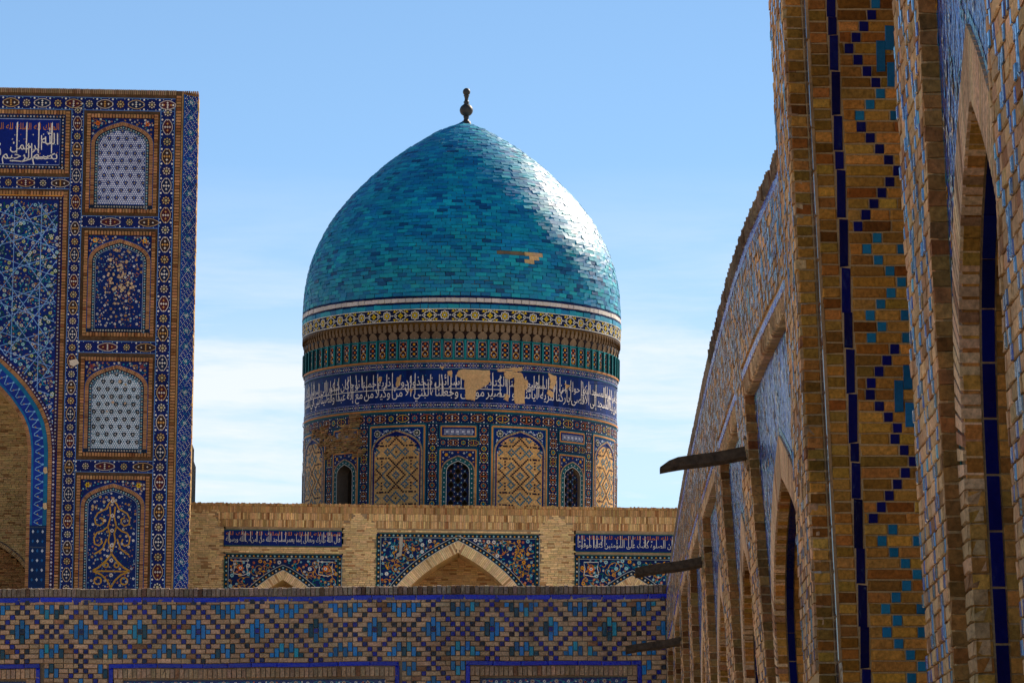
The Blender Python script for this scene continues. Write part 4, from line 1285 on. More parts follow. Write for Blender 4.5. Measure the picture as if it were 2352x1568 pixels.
# --- lower drum: mosaic field, blind arches, windows
DP = {'edge': lin((20, 90, 110)), 'line': [lin((206, 140, 60)), lin((220, 190, 60)), lin((196, 120, 80))], 'fill': [lin((20, 30, 84)), lin((40, 22, 60))], 'fill2': [lin((56, 26, 56)), lin((26, 28, 70)), lin((18, 22, 40))],
      'cen': TURQ, 'dot': [WHITE, GOLD, ORANGE]}
fld = Orn(cyl(0.0))
strip_bg(fld, 0, 998, CIRC, 998, 108, lin((16, 26, 78)), -3, 12)
for k in range(8): strip_bg(fld, CIRC/8*k+33, 1141, CIRC/8*(k+1)-33, 1141, 178, lin((16, 26, 78)), -3, 12)
floral_strip(fld, 0, 959.5, CIRC, 959.5, 25, 56.4, lin((18, 26, 80)), DP, 10)
per = CIRC/8
for k in range(8):
    u0 = per*k
    for s in (-1, 1):
        floral_strip(fld, u0+s*57, 976, u0+s*57, 1230, 23, 46, lin((18, 26, 80)), DP, 14)
    floral_strip(fld, u0-45, 1016, u0+45, 1016, 19, 45, lin((18, 26, 80)), DP, 10)
fldo = fld.build('drum_mosaic', M_FA, tower, tower_base, kind='stuff')

OB = lin((206, 140, 72))
def rect_line(o, u0, v0, u1, v1, w, col, k):
    line(o, u0, v0, u1, v0, w, col, k, 8); line(o, u0, v0, u0, v1, w, col, k, 30); line(o, u1, v0, u1, v1, w, col, k, 30)
def dn(pts): return [(u, v) for u, v in pts]
def brick_square_pattern():
    navy = set(); tq = set()
    for jc in (0, 30, -30):
        for i in range(-16, 17):
            for j in range(-12, 13):
                ai, aj = abs(i), abs(j); p = (i, j+jc)
                if ai+aj == 6: navy.add(p)
                if 6 < aj <= 10 and ai == aj-6: navy.add(p)
                if aj == 11 and ai >= 5 and ai % 2 == 1: navy.add(p)
                if ai == 10 and aj >= 5 and aj % 2 == 1: navy.add(p)
                if (14-ai)+aj == 4 and ai <= 14: navy.add(p)
                if ai+aj == 2: tq.add(p)
                if abs(ai-6)+abs(aj-6) == 2: tq.add(p)
                if abs(ai-14)+abs(aj-6) == 2: tq.add(p)
                if ai+aj == 10 and 6 < ai <= 10 and aj < 4: tq.add(p)
    for jc in (15, -15):
        for i in range(-16, 17):
            for j in range(-4, 5):
                p = (i, j+jc)
                if abs(i)+abs(j) == 4: tq.add(p)
                if abs(abs(i)-6)+abs(j) == 2: tq.add(p)
                if abs(abs(i)-14)+abs(j) == 2: tq.add(p)
                if i == 0 and j == 0: navy.add(p)
    return navy, tq-navy
def blind_arch(uc):
    o = Orn(lambda u, v, k: C((u+uc)/R_PX, RD+0.006*k+(-0.02 if k < 0 else 0), hv(v)))
    V1 = 1230
    for i in range(12): o.rect(-70+140*i/12, 973, -70+140*(i+1)/12, V1, lin((18, 34, 112)), 1)
    rect_line(o, -68.5, 974, 68.5, V1, 2.0, lin((20, 110, 128)), 3); rect_line(o, -65.5, 977, 65.5, V1, 3.6, OB, 4); rect_line(o, -62.6, 980, 62.6, V1, 1.8, lin((20, 110, 128)), 3)
    # spandrel scrolls
    for s in (-1, 1):
        o.star(s*48, 993, 9.0, 6.8, 9, lin((200, 205, 190)), 3); o.disc(s*48, 993, 6.2, lin((24, 30, 34)), 4, 10); o.flower(s*48, 993, 3.6, lin((205, 205, 190)), RUST, 5, 6)
        for q in range(5):
            x_, y_ = s*(58-abs(q-2)*1.0), 1006+q*7
            o.leaf(x_, y_, s*-6, 3.2, 0.7*(-1)**q, lin((210, 210, 220)), 3); o.disc(x_-s*2, y_+3, 1.3, PALE, 3, 5)
        l = [(s*(40-i*3.2), 989+4.5*math.sin(i*0.9)) for i in range(12)]
        o.stroke(l, 0.9, lin((205, 210, 225)), 3)
        for q in range(4): o.leaf(s*(36-q*8.5), 990+3*(-1)**q, s*-5.5, 3.0, 0.6, lin((215, 215, 225)), 3); o.flower(s*(31-q*8.5), 987, 1.9, PALE, NAVY, 3)
    fl = lambda pts: [(u, -v) for u, v in pts]
    A = fl(arch(0, 58.5, -1037, 49, 14, 0.62))
    path = [(58.5, V1)]+A+[(-58.5, V1)]
    # infill of brick with coloured squares
    W_ = 55.0
    Ain = [(u*0.925, v+3.2) for u, v in A]
    def top(u): return float(np.interp(-abs(u), [-p[0] for p in Ain[:15]], [p[1] for p in Ain[:15]])) if abs(u) < Ain[0][0] else 1037
    navy, tq = brick_square_pattern()
    g = 3.55; v = 1000.0; r = 0
    while v < V1:
        u = -W_-(r % 2)*4.4
        while u < W_:
            a_, b_ = max(u, -W_), min(u+8.7, W_)
            if b_-a_ > 0.5:
                t_ = max(top(a_), top(b_))
                if v+g > t_: o.poly([(a_, max(v, top(a_))), (b_-0.25, max(v, top(b_))), (b_-0.25, v+g-0.3), (a_, v+g-0.3)] if max(top(a_), top(b_)) < v+g-0.3 else [(a_, v+g-0.5), (b_-0.25, v+g-0.5), (b_-0.25, v+g-0.3), (a_, v+g-0.3)], brick_col((0.74, 0.42, 0.145), 0.12, 0.05), 2)
            u += 8.9
        v += g; r += 1
    vm = 1089.0
    for st, cf in ((navy, lambda: jit(lin((26, 16, 46)), 0.3)), (tq, lambda: jit(lin((14, 108, 136)), 0.2))):
        for i, j in st:
            u, v = i*g, vm+j*g
            if abs(u) > W_-2 or v < top(u)+3.5 or v > V1-3: continue
            o.rect(u-1.95, v-1.95, u+1.95, v+1.95, cf(), 4)
    ring_bricks(o, path, -3.2, 0.6, 3.0, (0.50, 0.33, 0.17), 6)
    band_poly(o, path, 0.6, 3.6, lin((26, 24, 104)), 5)
    band_poly(o, path, -4.4, -3.2, lin((20, 100, 120)), 5)
    return o
ba = blind_arch(per/2).build('blind_arch', M_FA, tower, tower_base); copies(ba, 8, tower)

def lattice_window(uc, lattice=True):
    o = Orn(lambda u, v, k: C((u+uc)/R_PX, RD+0.006*k, hv(v)))
    V1 = 1230
    # lettered plate above
    for i in range(4): o.rect(-38+19*i, 978.5, -19+19*i, 1002, lin((20, 34, 112)), 1)
    rect_line(o, -41, 976, 41, 1004, 2, lin((20, 110, 128)), 3); line(o, -41, 1004.5, 41, 1004.5, 2, lin((20, 110, 128)), 3, 8)
    rect_line(o, -38, 979, 38, 1002, 3.2, OB, 4); line(o, -38, 1001.5, 38, 1001.5, 3.2, OB, 4, 8)
    for i in range(22):
        u = -31+62*i/21
        o.rect(u-0.5, 984.5, u+0.5, 997, lin((190, 196, 214)), 3)
        if i % 4 in (1, 2): o.diamond(u+1.4, 991, 2.0, 3.2, lin((190, 196, 214)), 3)
        if i % 5 == 0: o.rect(u-1.5, 996, u+3.5, 997.2, lin((190, 196, 214)), 3)
    line(o, -32, 998.2, 32, 998.2, 0.8, TURQ, 3, 8)
    # frame
    A = [(u, -v) for u, v in arch(0, 35.0, -1084, 36, 12, 0.62)]
    for (ua, va), (ub, vb_) in zip(A, A[1:]): o.poly([(ua, va), (ub, vb_), (ub, 1031), (ua, 1031)], lin((18, 32, 100)), 1)
    for s in (-1, 1): o.rect(s*34.8, 1031, s*42, V1, lin((18, 32, 100)), 1)
    rect_line(o, -42.5, 1029.5, 42.5, V1, 2, lin((20, 110, 128)), 3); rect_line(o, -39.5, 1032.5, 39.5, V1, 3.4, OB, 4)
    for s in (-1, 1):
        o.star(s*26, 1044, 4.6, 2.9, 6, GOLD, 4); o.flower(s*13, 1040, 2.6, WHITE, NAVY, 3); o.flower(s*33, 1038, 2.2, WHITE, NAVY, 3); o.flower(s*19, 1038, 1.8, PALE, NAVY, 3)
        o.flower(s*33, 1052, 2.4, WHITE, NAVY, 3); o.star(s*34, 1060, 2.4, 1.2, 5, GOLD, 3); o.disc(s*20, 1049, 1.3, WHITE, 3, 5)
    o.flower(0, 1038, 2.4, ORANGE, RUST, 3)
    fl = lambda pts: [(u, -v) for u, v in pts]
    A = fl(arch(0, 35.0, -1084, 36, 12, 0.62)); path = [(35.0, V1)]+A+[(-35.0, V1)]
    ring_bricks(o, path, -3.0, 0, 3.0, (0.50, 0.33, 0.17), 6)
    band_poly(o, path, 0.0, 9.0, lin((16, 84, 92)), 5)
    c = resample(offset(path, 4.6), 11.0)
    for u, v in c: o.star(u, v, 1.9, 0.9, 4, WHITE, 7)
    I = offset(path, 9.6)
    o.stroke(I, 1.0, WHITE, 6)
    HW = 35.0-10.2
    vi = [p[1] for p in I[1:14]]; ui = [p[0] for p in I[1:14]]
    def top(u): return float(np.interp(-abs(u), [-x for x in ui], vi))
    # reveal of the opening
    J = offset(path, 10.0)
    q0 = [tuple(C((u+uc)/R_PX, RD+0.03, hv(v))) for u, v in J]; q1 = [tuple(C((u+uc)/R_PX, RD-0.55, hv(v))) for u, v in J]
    b = len(o.v); o.v.extend(q0+q1); n = len(J)
    for i in range(n-1): o.f.append((b+i, b+i+1, b+n+i+1, b+n+i)); o.c.append((0.16, 0.12, 0.09))
    return o, top, HW
def lattice(uc, top, HW):
    o = Orn(lambda u, v, k: C((u+uc)/R_PX, RD-0.10+0.006*k, hv(v)))
    V1 = 1230; a_, b_ = 15.6, 10.5
    for i in range(-3, 4):
        for j in range(-1, 9):
            cu, cv = i*a_, 1081+j*2*b_+(b_ if i % 2 else 0)
            R1 = [(cu-a_, cv), (cu, cv-b_), (cu+a_, cv), (cu, cv+b_)]
            H1 = [(cu-6.6, cv), (cu-3.2, cv-5.2), (cu, cv-8.0), (cu+3.2, cv-5.2), (cu+6.6, cv), (cu+3.2, cv+5.2), (cu, cv+8.0), (cu-3.2, cv+5.2)]
            R2 = [R1[0], ((R1[0][0]+R1[1][0])/2, (R1[0][1]+R1[1][1])/2), R1[1], ((R1[1][0]+R1[2][0])/2, (R1[1][1]+R1[2][1])/2), R1[2], ((R1[2][0]+R1[3][0])/2, (R1[2][1]+R1[3][1])/2), R1[3], ((R1[3][0]+R1[0][0])/2, (R1[3][1]+R1[0][1])/2)]
            for k in range(8):
                k2 = (k+1) % 8
                quad = [R2[k], R2[k2], H1[k2], H1[k]]
                if all(abs(u) <= HW+9 and v > top(u)-8 for u, v in quad): o.poly(quad, jit(lin((26, 26, 72)), 0.12), 0)
            if abs(cu) < HW-2 and cv > top(cu)+6: o.stroke(H1, 1.0, lin((70, 60, 40)), 1, True)
            for u, v in ((cu-a_/2, cv-b_/2), (cu+a_/2, cv-b_/2), (cu, cv-b_)):
                if abs(u) < HW-1.5 and v > top(u)+3: o.flower(u, v, 1.7, RNG.choice((WHITE, lin((210, 150, 100)), PALE)), NAVY, 2)
    return o
for k in range(8):
    opened = (k == 7)
    o, top, HW = lattice_window(per*k, not opened)
    wo = o.build('arched_window', M_FA, tower, tower_base, label='open arched window with a dark void' if opened else None)
    if not opened: lattice(per*k, top, HW).build('lattice', M_FA, wo, tower_base)
    mb = MB()
    for i in range(6):
        u0, u1 = -30+10*i, -20+10*i
        mb.add([tuple(C((u+per*k)/R_PX, RD-0.5, hv(v))) for u, v in ((u0, 1055), (u1, 1055), (u1, 1230), (u0, 1230))], [(0, 1, 2, 3)], (1, 1, 1))
    mb.build('void', M_DARK, wo, tower_base)
# worn left side: mosaic lost, rough brick showing
ex = []
def DRM(u, v, n): return C(u/R_PX, RD+n, hv(v))
def worn(u0, u1, v0, v1, hole_, dens=0.9):
    v = v0; r = 0
    while v < v1:
        u = u0-RNG.uniform(0, 9)
        while u < u1:
            w_ = RNG.uniform(7, 15)
            if RNG.random() < dens and not hole_(u+w_/2, v):
                ex.append((u, u+w_-0.6, v+3.9, v+0.3, 0.0, 0.035+RNG.uniform(-0.02, 0.05), brick_col((0.30, 0.175, 0.075), 0.28)))
            u += w_
        v += 4.4; r += 1
worn(-330, -238, 966, 1030, lambda u, v: (v < 985 and u < -300) or (v < 975 and u > -262))
worn(-262, -240, 944, 972, lambda u, v: False)
worn(-378, -352, 962, 1010, lambda u, v: False); worn(-420, -372, 966, 985, lambda u, v: False)
worn(-250, -226, 1022, 1052, lambda u, v: RNG.random() < 0.35); worn(-352, -338, 985, 1040, lambda u, v: False)
pieces(tower, tower_base, 'exposed_brick', ex, DRM, M_FBA, M_FBO, 'exposed_brickwork', 300, 0.01)
# ================================================================ the brick facade in front of the tower
FA = Frame(1000, 1158.5, 165.0, roll=0.0115)
fa_base = (FA.O.x, FA.O.y, 0.0)
facade = thing('brick_facade', 'sandy brick facade with blue inscription panels below the turquoise dome', 'facade', fa_base)
FS = F/(165.0/ray(1000, 1250).y)              # picture units per metre on this plane
# canvas on the facade: u,v in picture units, leaning with the wall
def fam(n0=0.0):
    return lambda u, v, k: FA.w((u-1000)/FS, (1158.5-v)/FS, n0+0.005*k)
def fu(px, py):
    s, h = FA.px(px, py); return (1000+s*FS, 1158.5-h*FS)
cmb = MB()
def fbox(u0, u1, v0, v1, n0, n1): box(cmb, FA.w, (u0-1000)/FS, (u1-1000)/FS, (1158.5-v1)/FS, (1158.5-v0)/FS, n0, n1, (1, 1, 1), back=True)
VB = 1158.5+28*FS
# panel rectangles on the canvas
def R4(x0, y0, x1, y1):
    a = fu(x0, y0); b = fu(x1, y1); return (a[0], a[1], b[0], b[1])
ins = [R4(515, 1216, 785, 1255), R4(1322, 1226, 1580, 1269)]
spn = [R4(515, 1270, 784, 1420), R4(865, 1223, 1238, 1440), R4(1320, 1273, 1585, 1420)]
arches = []
for (x0, y0, x1, y1), apx, hw in ((spn[0], fu(645, 1310)[1], 118), (spn[1], fu(1050, 1243)[1], 184), (spn[2], fu(1446, 1323)[1], 118)):
    xc = (x0+x1)/2; arches.append((xc, hw, apx))
fbox(330, 1760, 1160, 1214, -1.0, -0.02)
cuts = [330]+[q for r in spn for q in (r[0]+2, r[2]-2)]+[1760]
for a_, b_ in zip(cuts[0::2], cuts[1::2]): fbox(a_, b_, 1214, VB, -1.0, -0.02)
for r in spn: fbox(r[0]-2, r[2]+2, 1214, r[1], -1.0, -0.02)
for r in spn: fbox(r[0]-2, r[2]+2, 1214, VB, -3.2, -2.2)
fbox(330, 1760, 1161, VB, -24.0, -3.2)
cmb.build('building_core', M_FBO if False else mat('sandy_mortar', 'base', base=(0.34, 0.25, 0.15), rough=0.95, spec=0.05, grain=0.2, gscale=12), facade, fa_base)
fb_list = []; up_list = []
def frec(u0, v0, u1, v1, n0, n1, col):
    return ((u0-1000)/FS, (u1-1000)/FS, (1158.5-v1)/FS, (1158.5-v0)/FS, n0, n1, col)
def in_panel(u, v, pad=1.0):
    return any(r[0]-pad < u < r[2]+pad and r[1]-pad < v < r[3]+pad for r in ins+spn)
piers = [(430, 512), (788, 862), (1241, 1318), (1588, 1700)]
def stepped(u, v):                      # stepped squares of bonding over each pier
    for a_, b_ in piers[1:3]:
        c_ = (a_+b_)/2; d = v-1184
        if abs(u-c_) < 36 and 1180 < v < 1222 and abs(u-c_) < (v-1180)*1.05+8: return True
    return False
v = 1158.9; r = 0
for (va, vb_) in ((1158.9, 1166), (1166, 1181), (1181, 1197), (1197, 1214)):
    u = 436.0
    while u < 1640:
        w_ = 4.35+RNG.uniform(-0.3, 0.3); of = RNG.choice((0, 0, 2, 4)) if va > 1160 else 0
        if not stepped(u, (va+vb_)/2) and not (u < 500 and va > 1172):
            c = brick_col((0.47, 0.28, 0.12) if (va < 1180 or RNG.random() < 0.3) else (0.68, 0.45, 0.21), 0.22)
            up_list.append(frec(u, va+0.3+(RNG.uniform(-1.0, 1.6) if va < 1160 else 0), u+w_-0.5, vb_-0.3, -0.1, RNG.uniform(-0.012, 0.012)+(0.02 if va < 1160 else 0), c))
        u += w_
v = 1167.0; r = 0
while v < 1400:
    u = 436.0+RNG.uniform(-8, 0)
    while u < 1640:
        w_ = RNG.choice((16.5, 16.5, 8.4)) 
        um = u+w_/2
        if (v >= 1214 or stepped(um, v+2) or (um < 502 and v > 1172)) and not in_panel(um, v+2, 3):
            fb_list.append(frec(u+0.25, v+0.35, u+w_-0.35, v+3.9, -0.1, RNG.uniform(-0.010, 0.010), brick_col(BRICKY, 0.16)))
        u += w_
    v += 4.25; r += 1
FAM = lambda s, h, n: FA.w(s, h, n)
pieces(facade, fa_base, 'brick', fb_list, FAM, M_FBA, M_FBO, 'brickwork', 300, 0.006)
pieces(facade, fa_base, 'upright_brick', up_list, FAM, M_FBA, M_FBO, 'upright_brickwork', 300, 0.006)
SPAL = {'stem': [GOLD, lin((180, 140, 40)), TURQ], 'big': [WHITE, GOLD, PALE], 'small': [WHITE, PALE, GOLD, ORANGE, GOLD, PALE], 'cen': [NAVY, RUST, lin((120, 160, 180))], 'leaf': [GOLD, TURQ, GREEN, TURQ]}
TX1 = '\u0642\u0627\u0644 \u0627\u0644\u0644\u0647 \u062a\u0628\u0627\u0631\u0643 \u0648\u062a\u0639\u0627\u0644\u0649 \u0625\u0646\u0645\u0627 \u064a\u0639\u0645\u0631 \u0645\u0633\u0627\u062c\u062f \u0627\u0644\u0644\u0647 \u0645\u0646 \u0622\u0645\u0646 \u0628\u0627\u0644\u0644\u0647 \u0648\u0631\u0633\u0648\u0644\u0647'
TX2 = '\u062a\u0639\u0627\u0644\u0649 \u0625\u0646 \u0627\u0644\u0635\u0644\u0648\u0629 \u0643\u0627\u0646\u062a \u0639\u0644\u0649 \u0627\u0644\u0645\u0624\u0645\u0646\u064a\u0646 \u0643\u062a\u0627\u0628\u0627 \u0645\u0648\u0642\u0648\u062a\u0627'
TXK = '\u0627\u0644\u0645\u0644\u0643 \u0644\u0644\u0647 \u0627\u0644\u0645\u0644\u0643 \u0644\u0644\u0647 \u0627\u0644\u0645\u0644\u0643 \u0644\u0644\u0647 \u0627\u0644\u0645\u0644\u0643 \u0644\u0644\u0647'
for (x0, y0, x1, y1), tx in zip(ins, (TX1, TX2)):
    o = Orn(fam(0.012))
    n = int((x1-x0)/20)
    for i in range(n): o.rect(x0+(x1-x0)*i/n, y0, x0+(x1-x0)*(i+1)/n-0.3, y1, jit(lin((22, 30, 112)), 0.14), 0)
    o.stroke([(x0, y0), (x1, y0), (x1, y1), (x0, y1)], 1.6, lin((30, 96, 90)), 2, True)
    w_ = (x1-x0)-8
    write(o, TXK, x1-4, y0+11.5, 12.0, lin((206, 122, 48)), 3, 1.0, w_)
    write(o, tx, x1-4, y1-10, 15.5, lin((222, 222, 216)), 4, 2.6, w_)
    for q in range(int(w_/9)):
        if RNG.random() < 0.6:
            u = x0+5+9*q+RNG.uniform(-2, 2); o.rect(u-0.6, y0+3, u+0.6, y1-RNG.uniform(8, 14), lin((222, 222, 216)), 4)
    o.build('inscription_panel', M_FA, facade, fa_base, label='dark blue panel with white and ochre Arabic lettering')
for idx, ((x0, y0, x1, y1), (xc, hw, apx)) in enumerate(zip(spn, arches)):
    o = Orn(fam(-0.015))
    vs = 1480
    fl = lambda pts: [(u, -v) for u, v in pts]
    A = fl(arch(xc, hw, -vs, vs-apx, 22, 0.50))
    for (ua, va), (ub, vb_) in zip(A, A[1:]): o.poly([(ua, va), (ub, vb_), (ub, y0), (ua, y0)], jit(lin((18, 28, 88)), 0.08), 0)
    o.poly([(A[0][0], y0), (x1, y0), (x1, vs), (A[0][0], vs)], lin((18, 28, 88)), 0); o.poly([(x0, y0), (A[-1][0], y0), (A[-1][0], vs), (x0, vs)], lin((18, 28, 88)), 0)
    us = [p[0] for p in A][::-1]; vv = [p[1] for p in A][::-1]
    def ins_(u, v, m=0): return x0+11+m < u < x1-11-m and v > y0+11+m and v < float(np.interp(u, us, vv))-15-m
    floral_fill(o, lambda u, v: ins_(u, v, 2), (x0, y0, x1, 1400), 230 if idx == 1 else 150, [2.6, 3.4, 3.4, 5.2], SPAL, random.Random(5+idx), 0.5, 1.1)
    if idx != 1:
        for s, cx in ((-1, x0+38), (1, x1-38)):
            o.stroke([(cx-17, y0+17), (cx+17, y0+17), (cx+14, y0+30), (cx+18, y0+45), (cx+6, y0+50), (cx-16, y0+46), (cx-14, y0+32)], 1.5, WHITE, 6, True)
            o.star(cx, y0+33, 9, 5.5, 6, ORANGE, 6); o.flower(cx, y0+33, 4.5, WHITE, NAVY, 7)
    # border with dots along the frame and along the arch
    for a_, b_, c_, d_ in ((x0+5.5, y0+5.5, x1-5.5, y0+5.5), (x0+5.5, y0+5.5, x0+5.5, 1400), (x1-5.5, y0+5.5, x1-5.5, 1400)):
        strip_bg(o, a_, b_, c_, d_, 10, lin((20, 40, 60)), 8, 30)
        L_ = math.hypot(c_-a_, d_-b_); n = int(L_/9.5)
        for i in range(n):
            f = (i+0.5)/n; u, v = a_+(c_-a_)*f, b_+(d_-b_)*f
            o.flower(u, v, 2.5, RNG.choice((PALE, WHITE, PALE)), lin((120, 160, 160)), 9) if i % 2 else o.star(u, v, 2.6, 1.2, 5, GOLD, 9)
        hor = abs(c_-a_) > abs(d_-b_)
        for s in (-4.6, 4.6):
            line(o, a_+(0 if hor else s), b_+(s if hor else 0), c_+(0 if hor else s), d_+(s if hor else 0), 0.9, lin((170, 190, 190)) if s > 0 else lin((24, 110, 90)), 9, 60)
    band_poly(o, A, -13, -1.5, lin((20, 40, 60)), 8)
    c = resample(offset(A, -7), 9.0)
    for i, (u, v) in enumerate(c): o.flower(u, v, 2.5, RNG.choice((PALE, WHITE)), lin((120, 160, 160)), 9) if i % 2 else o.star(u, v, 2.6, 1.2, 5, GOLD, 9)
    band_poly(o, A, -14.0, -13.0, lin((190, 200, 200)), 9); band_poly(o, A, -2.4, -1.4, lin((190, 200, 200)), 9)
    so = o.build('majolica_spandrel', M_FA, facade, fa_base)
    ro = Orn(fam(0.02))
    tw = 23 if idx == 1 else 18
    band_poly(ro, A, -1.2, tw, (0.46, 0.32, 0.17), 1); ro.poly([(xc-4, apx+1), (xc+4, apx+1), (xc+2.2, apx+tw+3), (xc-2.2, apx+tw+3)], (0.70, 0.50, 0.27), 3)
    ring_bricks(ro, A, -1.2, tw, 4.4, (0.74, 0.54, 0.29), 2)
    I = offset(A, tw)
    q0 = [tuple(ro.m(u, v, 2)) for u, v in I]; q1 = [tuple(FA.w((u-1000)/FS, (1158.5-v)/FS, -2.2)) for u, v in I]
    b = len(ro.v); ro.v.extend(q0+q1); n = len(I)
    for i in range(n-1): ro.f.append((b+i, b+i+1, b+n+i+1, b+n+i)); ro.c.append(jit((0.52, 0.37, 0.19), 0.12))
    ro.build('arch_ring', M_FBA, facade, fa_base)
    bl = []; v = apx+8
    while v < 1400:
        u = x0+RNG.uniform(0, 8)
        while u < x1:
            if v > float(np.interp(u, us, vv))-12: bl.append(frec(u+0.3, v+0.35, u+15.8, v+3.9, -2.3, -2.17+RNG.uniform(-0.01, 0.01), brick_col((0.50, 0.33, 0.16), 0.16)))
            u += 16.4
        v += 4.4
    mbx = MB()
    for it in bl: box(mbx, FAM, *it)
    mbx.build('niche_brickwork', M_FBA, facade, fa_base, kind='stuff')
# worn white strip on the middle spandrel
o = Orn(fam(0.05)); x_, y_ = fu(921, 1232)
o.poly([(x_-4, y_), (x_+5, y_), (x_+4, y_+22), (x_+2, y_+44), (x_-9, y_+48), (x_-10, y_+40), (x_-3, y_+36)], lin((170, 165, 150)), 3)
o.build('worn_patch', M_FBA, facade, fa_base)

# ================================================================ the tall tiled portal on the left
PF = Frame(440, 1345, 160.0, roll=0.0128, yaw=0.030)
pf_base = (PF.O.x-3, PF.O.y, 0.0)
portal = thing('tiled_portal', 'tall portal covered in dark blue mosaic tile with arched panels at left', 'portal', pf_base)
PS = F/(160.0/ray(200, 800).y)
def pfm(n0=0.0, kk=0.004):
    return lambda u, v, k: PF.w((u-440)/PS, (1345-v)/PS, n0+kk*k)
def prec(u0, v0, u1, v1, n0, n1, col):
    return ((u0-440)/PS, (u1-440)/PS, (1345-v1)/PS, (1345-v0)/PS, n0, n1, col)
VT = 198.0; VLOW = 1345+27*PS
UL = -560.0
OPEN = [(60, 1500), (60, 1200), (60, 1100), (59.5, 1041), (56, 1010), (51, 989), (41, 966), (28, 947), (12, 925), (-7, 904), (-35, 878), (-80, 845), (-130, 818), (-180, 795), (-215, 780)]
cmb = MB()
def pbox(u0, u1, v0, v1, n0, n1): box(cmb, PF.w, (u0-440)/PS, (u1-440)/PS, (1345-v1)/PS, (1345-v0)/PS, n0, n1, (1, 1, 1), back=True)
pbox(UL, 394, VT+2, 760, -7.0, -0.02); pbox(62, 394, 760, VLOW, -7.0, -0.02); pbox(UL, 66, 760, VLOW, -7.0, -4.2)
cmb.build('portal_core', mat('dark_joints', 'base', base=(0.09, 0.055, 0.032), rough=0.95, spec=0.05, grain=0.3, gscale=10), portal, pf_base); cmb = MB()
# chamfered right-hand corner, then the side wall
for (ua, na, ub, nb) in ((394, -0.02, 397, -0.02), (397, -0.02, 429, -0.5), (429, -0.5, 430.5, -0.5)):
    cmb.add([tuple(PF.w((u-440)/PS, (1345-v)/PS, n)) for u, n, v in ((ua, na, VT+4), (ub, nb, VT+4), (ub, nb, VLOW), (ua, na, VLOW))], [(0, 1, 2, 3)], (1, 1, 1))
cmb.add([tuple(PF.w((u-440)/PS, (1345-v)/PS, n)) for u, n, v in ((430.5, -0.5, VT+4), (430.5, -1.6, VT+4), (430.5, -1.6, VLOW), (430.5, -0.5, VLOW))], [(0, 1, 2, 3)], (1, 1, 1))
cmb.add([tuple(PF.w((u-440)/PS, (1345-v)/PS, -1.6)) for u, v in ((394, VT+4), (430.5, VT+4), (430.5, VLOW), (394, VLOW))], [(0, 1, 2, 3)], (1, 1, 1))
cmb.add([tuple(PF.w((u-440)/PS, (1345-(VT+4))/PS, n)) for u, n in ((394, -0.02), (397, -0.02), (429, -0.5), (430.5, -0.5), (430.5, -1.6), (394, -1.6))], [(0, 1, 2, 3, 4, 5)], (1, 1, 1))
cmb.build('corner_core', mat('portal_brick', 'base', base=(0.38, 0.25, 0.12), rough=0.95, spec=0.05, grain=0.25, gscale=10, bump=0.4, bdist=0.02), portal, pf_base)
# stub of masonry behind the right-hand edge
bm_ = MB()
def bb(u0, u1, v0, v1, n0, n1): box(bm_, PF.w, (u0-440)/PS, (u1-440)/PS, (1345-v1)/PS, (1345-v0)/PS, n0, n1, (0.14, 0.12, 0.095), back=True)
bb(392, 407, 880, 1230, -9, -5.75); bb(392, 416, 968, 1230, -9, -5.7); bb(392, 410, 925, 968, -9, -5.72); bb(392, 421, 1010, 1230, -9, -5.65)
bm_.build('buttress', M_FBA, portal, pf_base)

PP = {'edge': lin((90, 130, 190)), 'line': [lin((196, 186, 176)), lin((190, 160, 110))], 'fill': [lin((40, 26, 46)), lin((30, 34, 60)), lin((58, 32, 36))], 'fill2': [lin((72, 30, 44)), lin((56, 40, 40)), lin((40, 30, 70))],
      'cen': lin((170, 160, 120)), 'dot': [lin((214, 208, 198)), lin((200, 150, 80)), lin((220, 215, 205))]}
BGP = lin((26, 24, 92))
ps = Orn(pfm())
floral_strip(ps, 362, 234, 362, 1400, 34, 68, BGP, PP, 40)
floral_strip(ps, 154.5, 234, 154.5, 1400, 29, 62, BGP, PP, 40)
floral_strip(ps, UL, 234, 379, 234, 31, 72, BGP, PP, 40)
for vc in (509, 799, 1074): floral_strip(ps, 170, vc, 345, vc, 28, 87, BGP, PP, 40)
floral_strip(ps, -260, 421, 138, 421, 28, 80, BGP, PP, 40)
pso = ps.build('border_mosaic', M_FA, portal, pf_base, kind='stuff')
# starry strip on the chamfer
def chm(u, v, k):
    f = (u-397)/32.0
    return PF.w((u-440)/PS, (1345-v)/PS, -0.5*f)+(PF.N*0.71+PF.S*0.71)*(0.005*k+0.02)
cs = Orn(chm)
strip_bg(cs, 413, 208, 413, 1420, 31, lin((12, 40, 124)), 1, 40)
for q in range(34): cs.star(413, 224+q*35.5, 9.0, 5.0, 6, lin((22, 96, 130)), 2); cs.flower(413, 224+q*35.5, 3.6, lin((200, 204, 200)), NAVY, 4)
v = 210.0; r = 0
while v < 1400:
    for i in range(7):
        u = 400.2+i*4.3+(2.15 if r % 2 else 0)
        if u > 427.5 or (r+2*i) % 3 == 0: continue
        tq = (r//2+i) % 4 == 0
        big = ((r % 16) in (7, 8)) and 2 <= i <= 4
        cs.star(u, v, 1.5, 0.7, 6, lin((30, 130, 150)) if big else (lin((206, 208, 204)) if not tq else lin((110, 170, 190))), 3)
    v += 3.7; r += 1
line(cs, 398.2, 208, 398.2, 1420, 1.6, lin((40, 80, 170)), 3, 60); line(cs, 428, 208, 428, 1420, 2.4, lin((30, 70, 160)), 3, 60)
cs.build('corner_strip', M_FA, portal, pf_base)

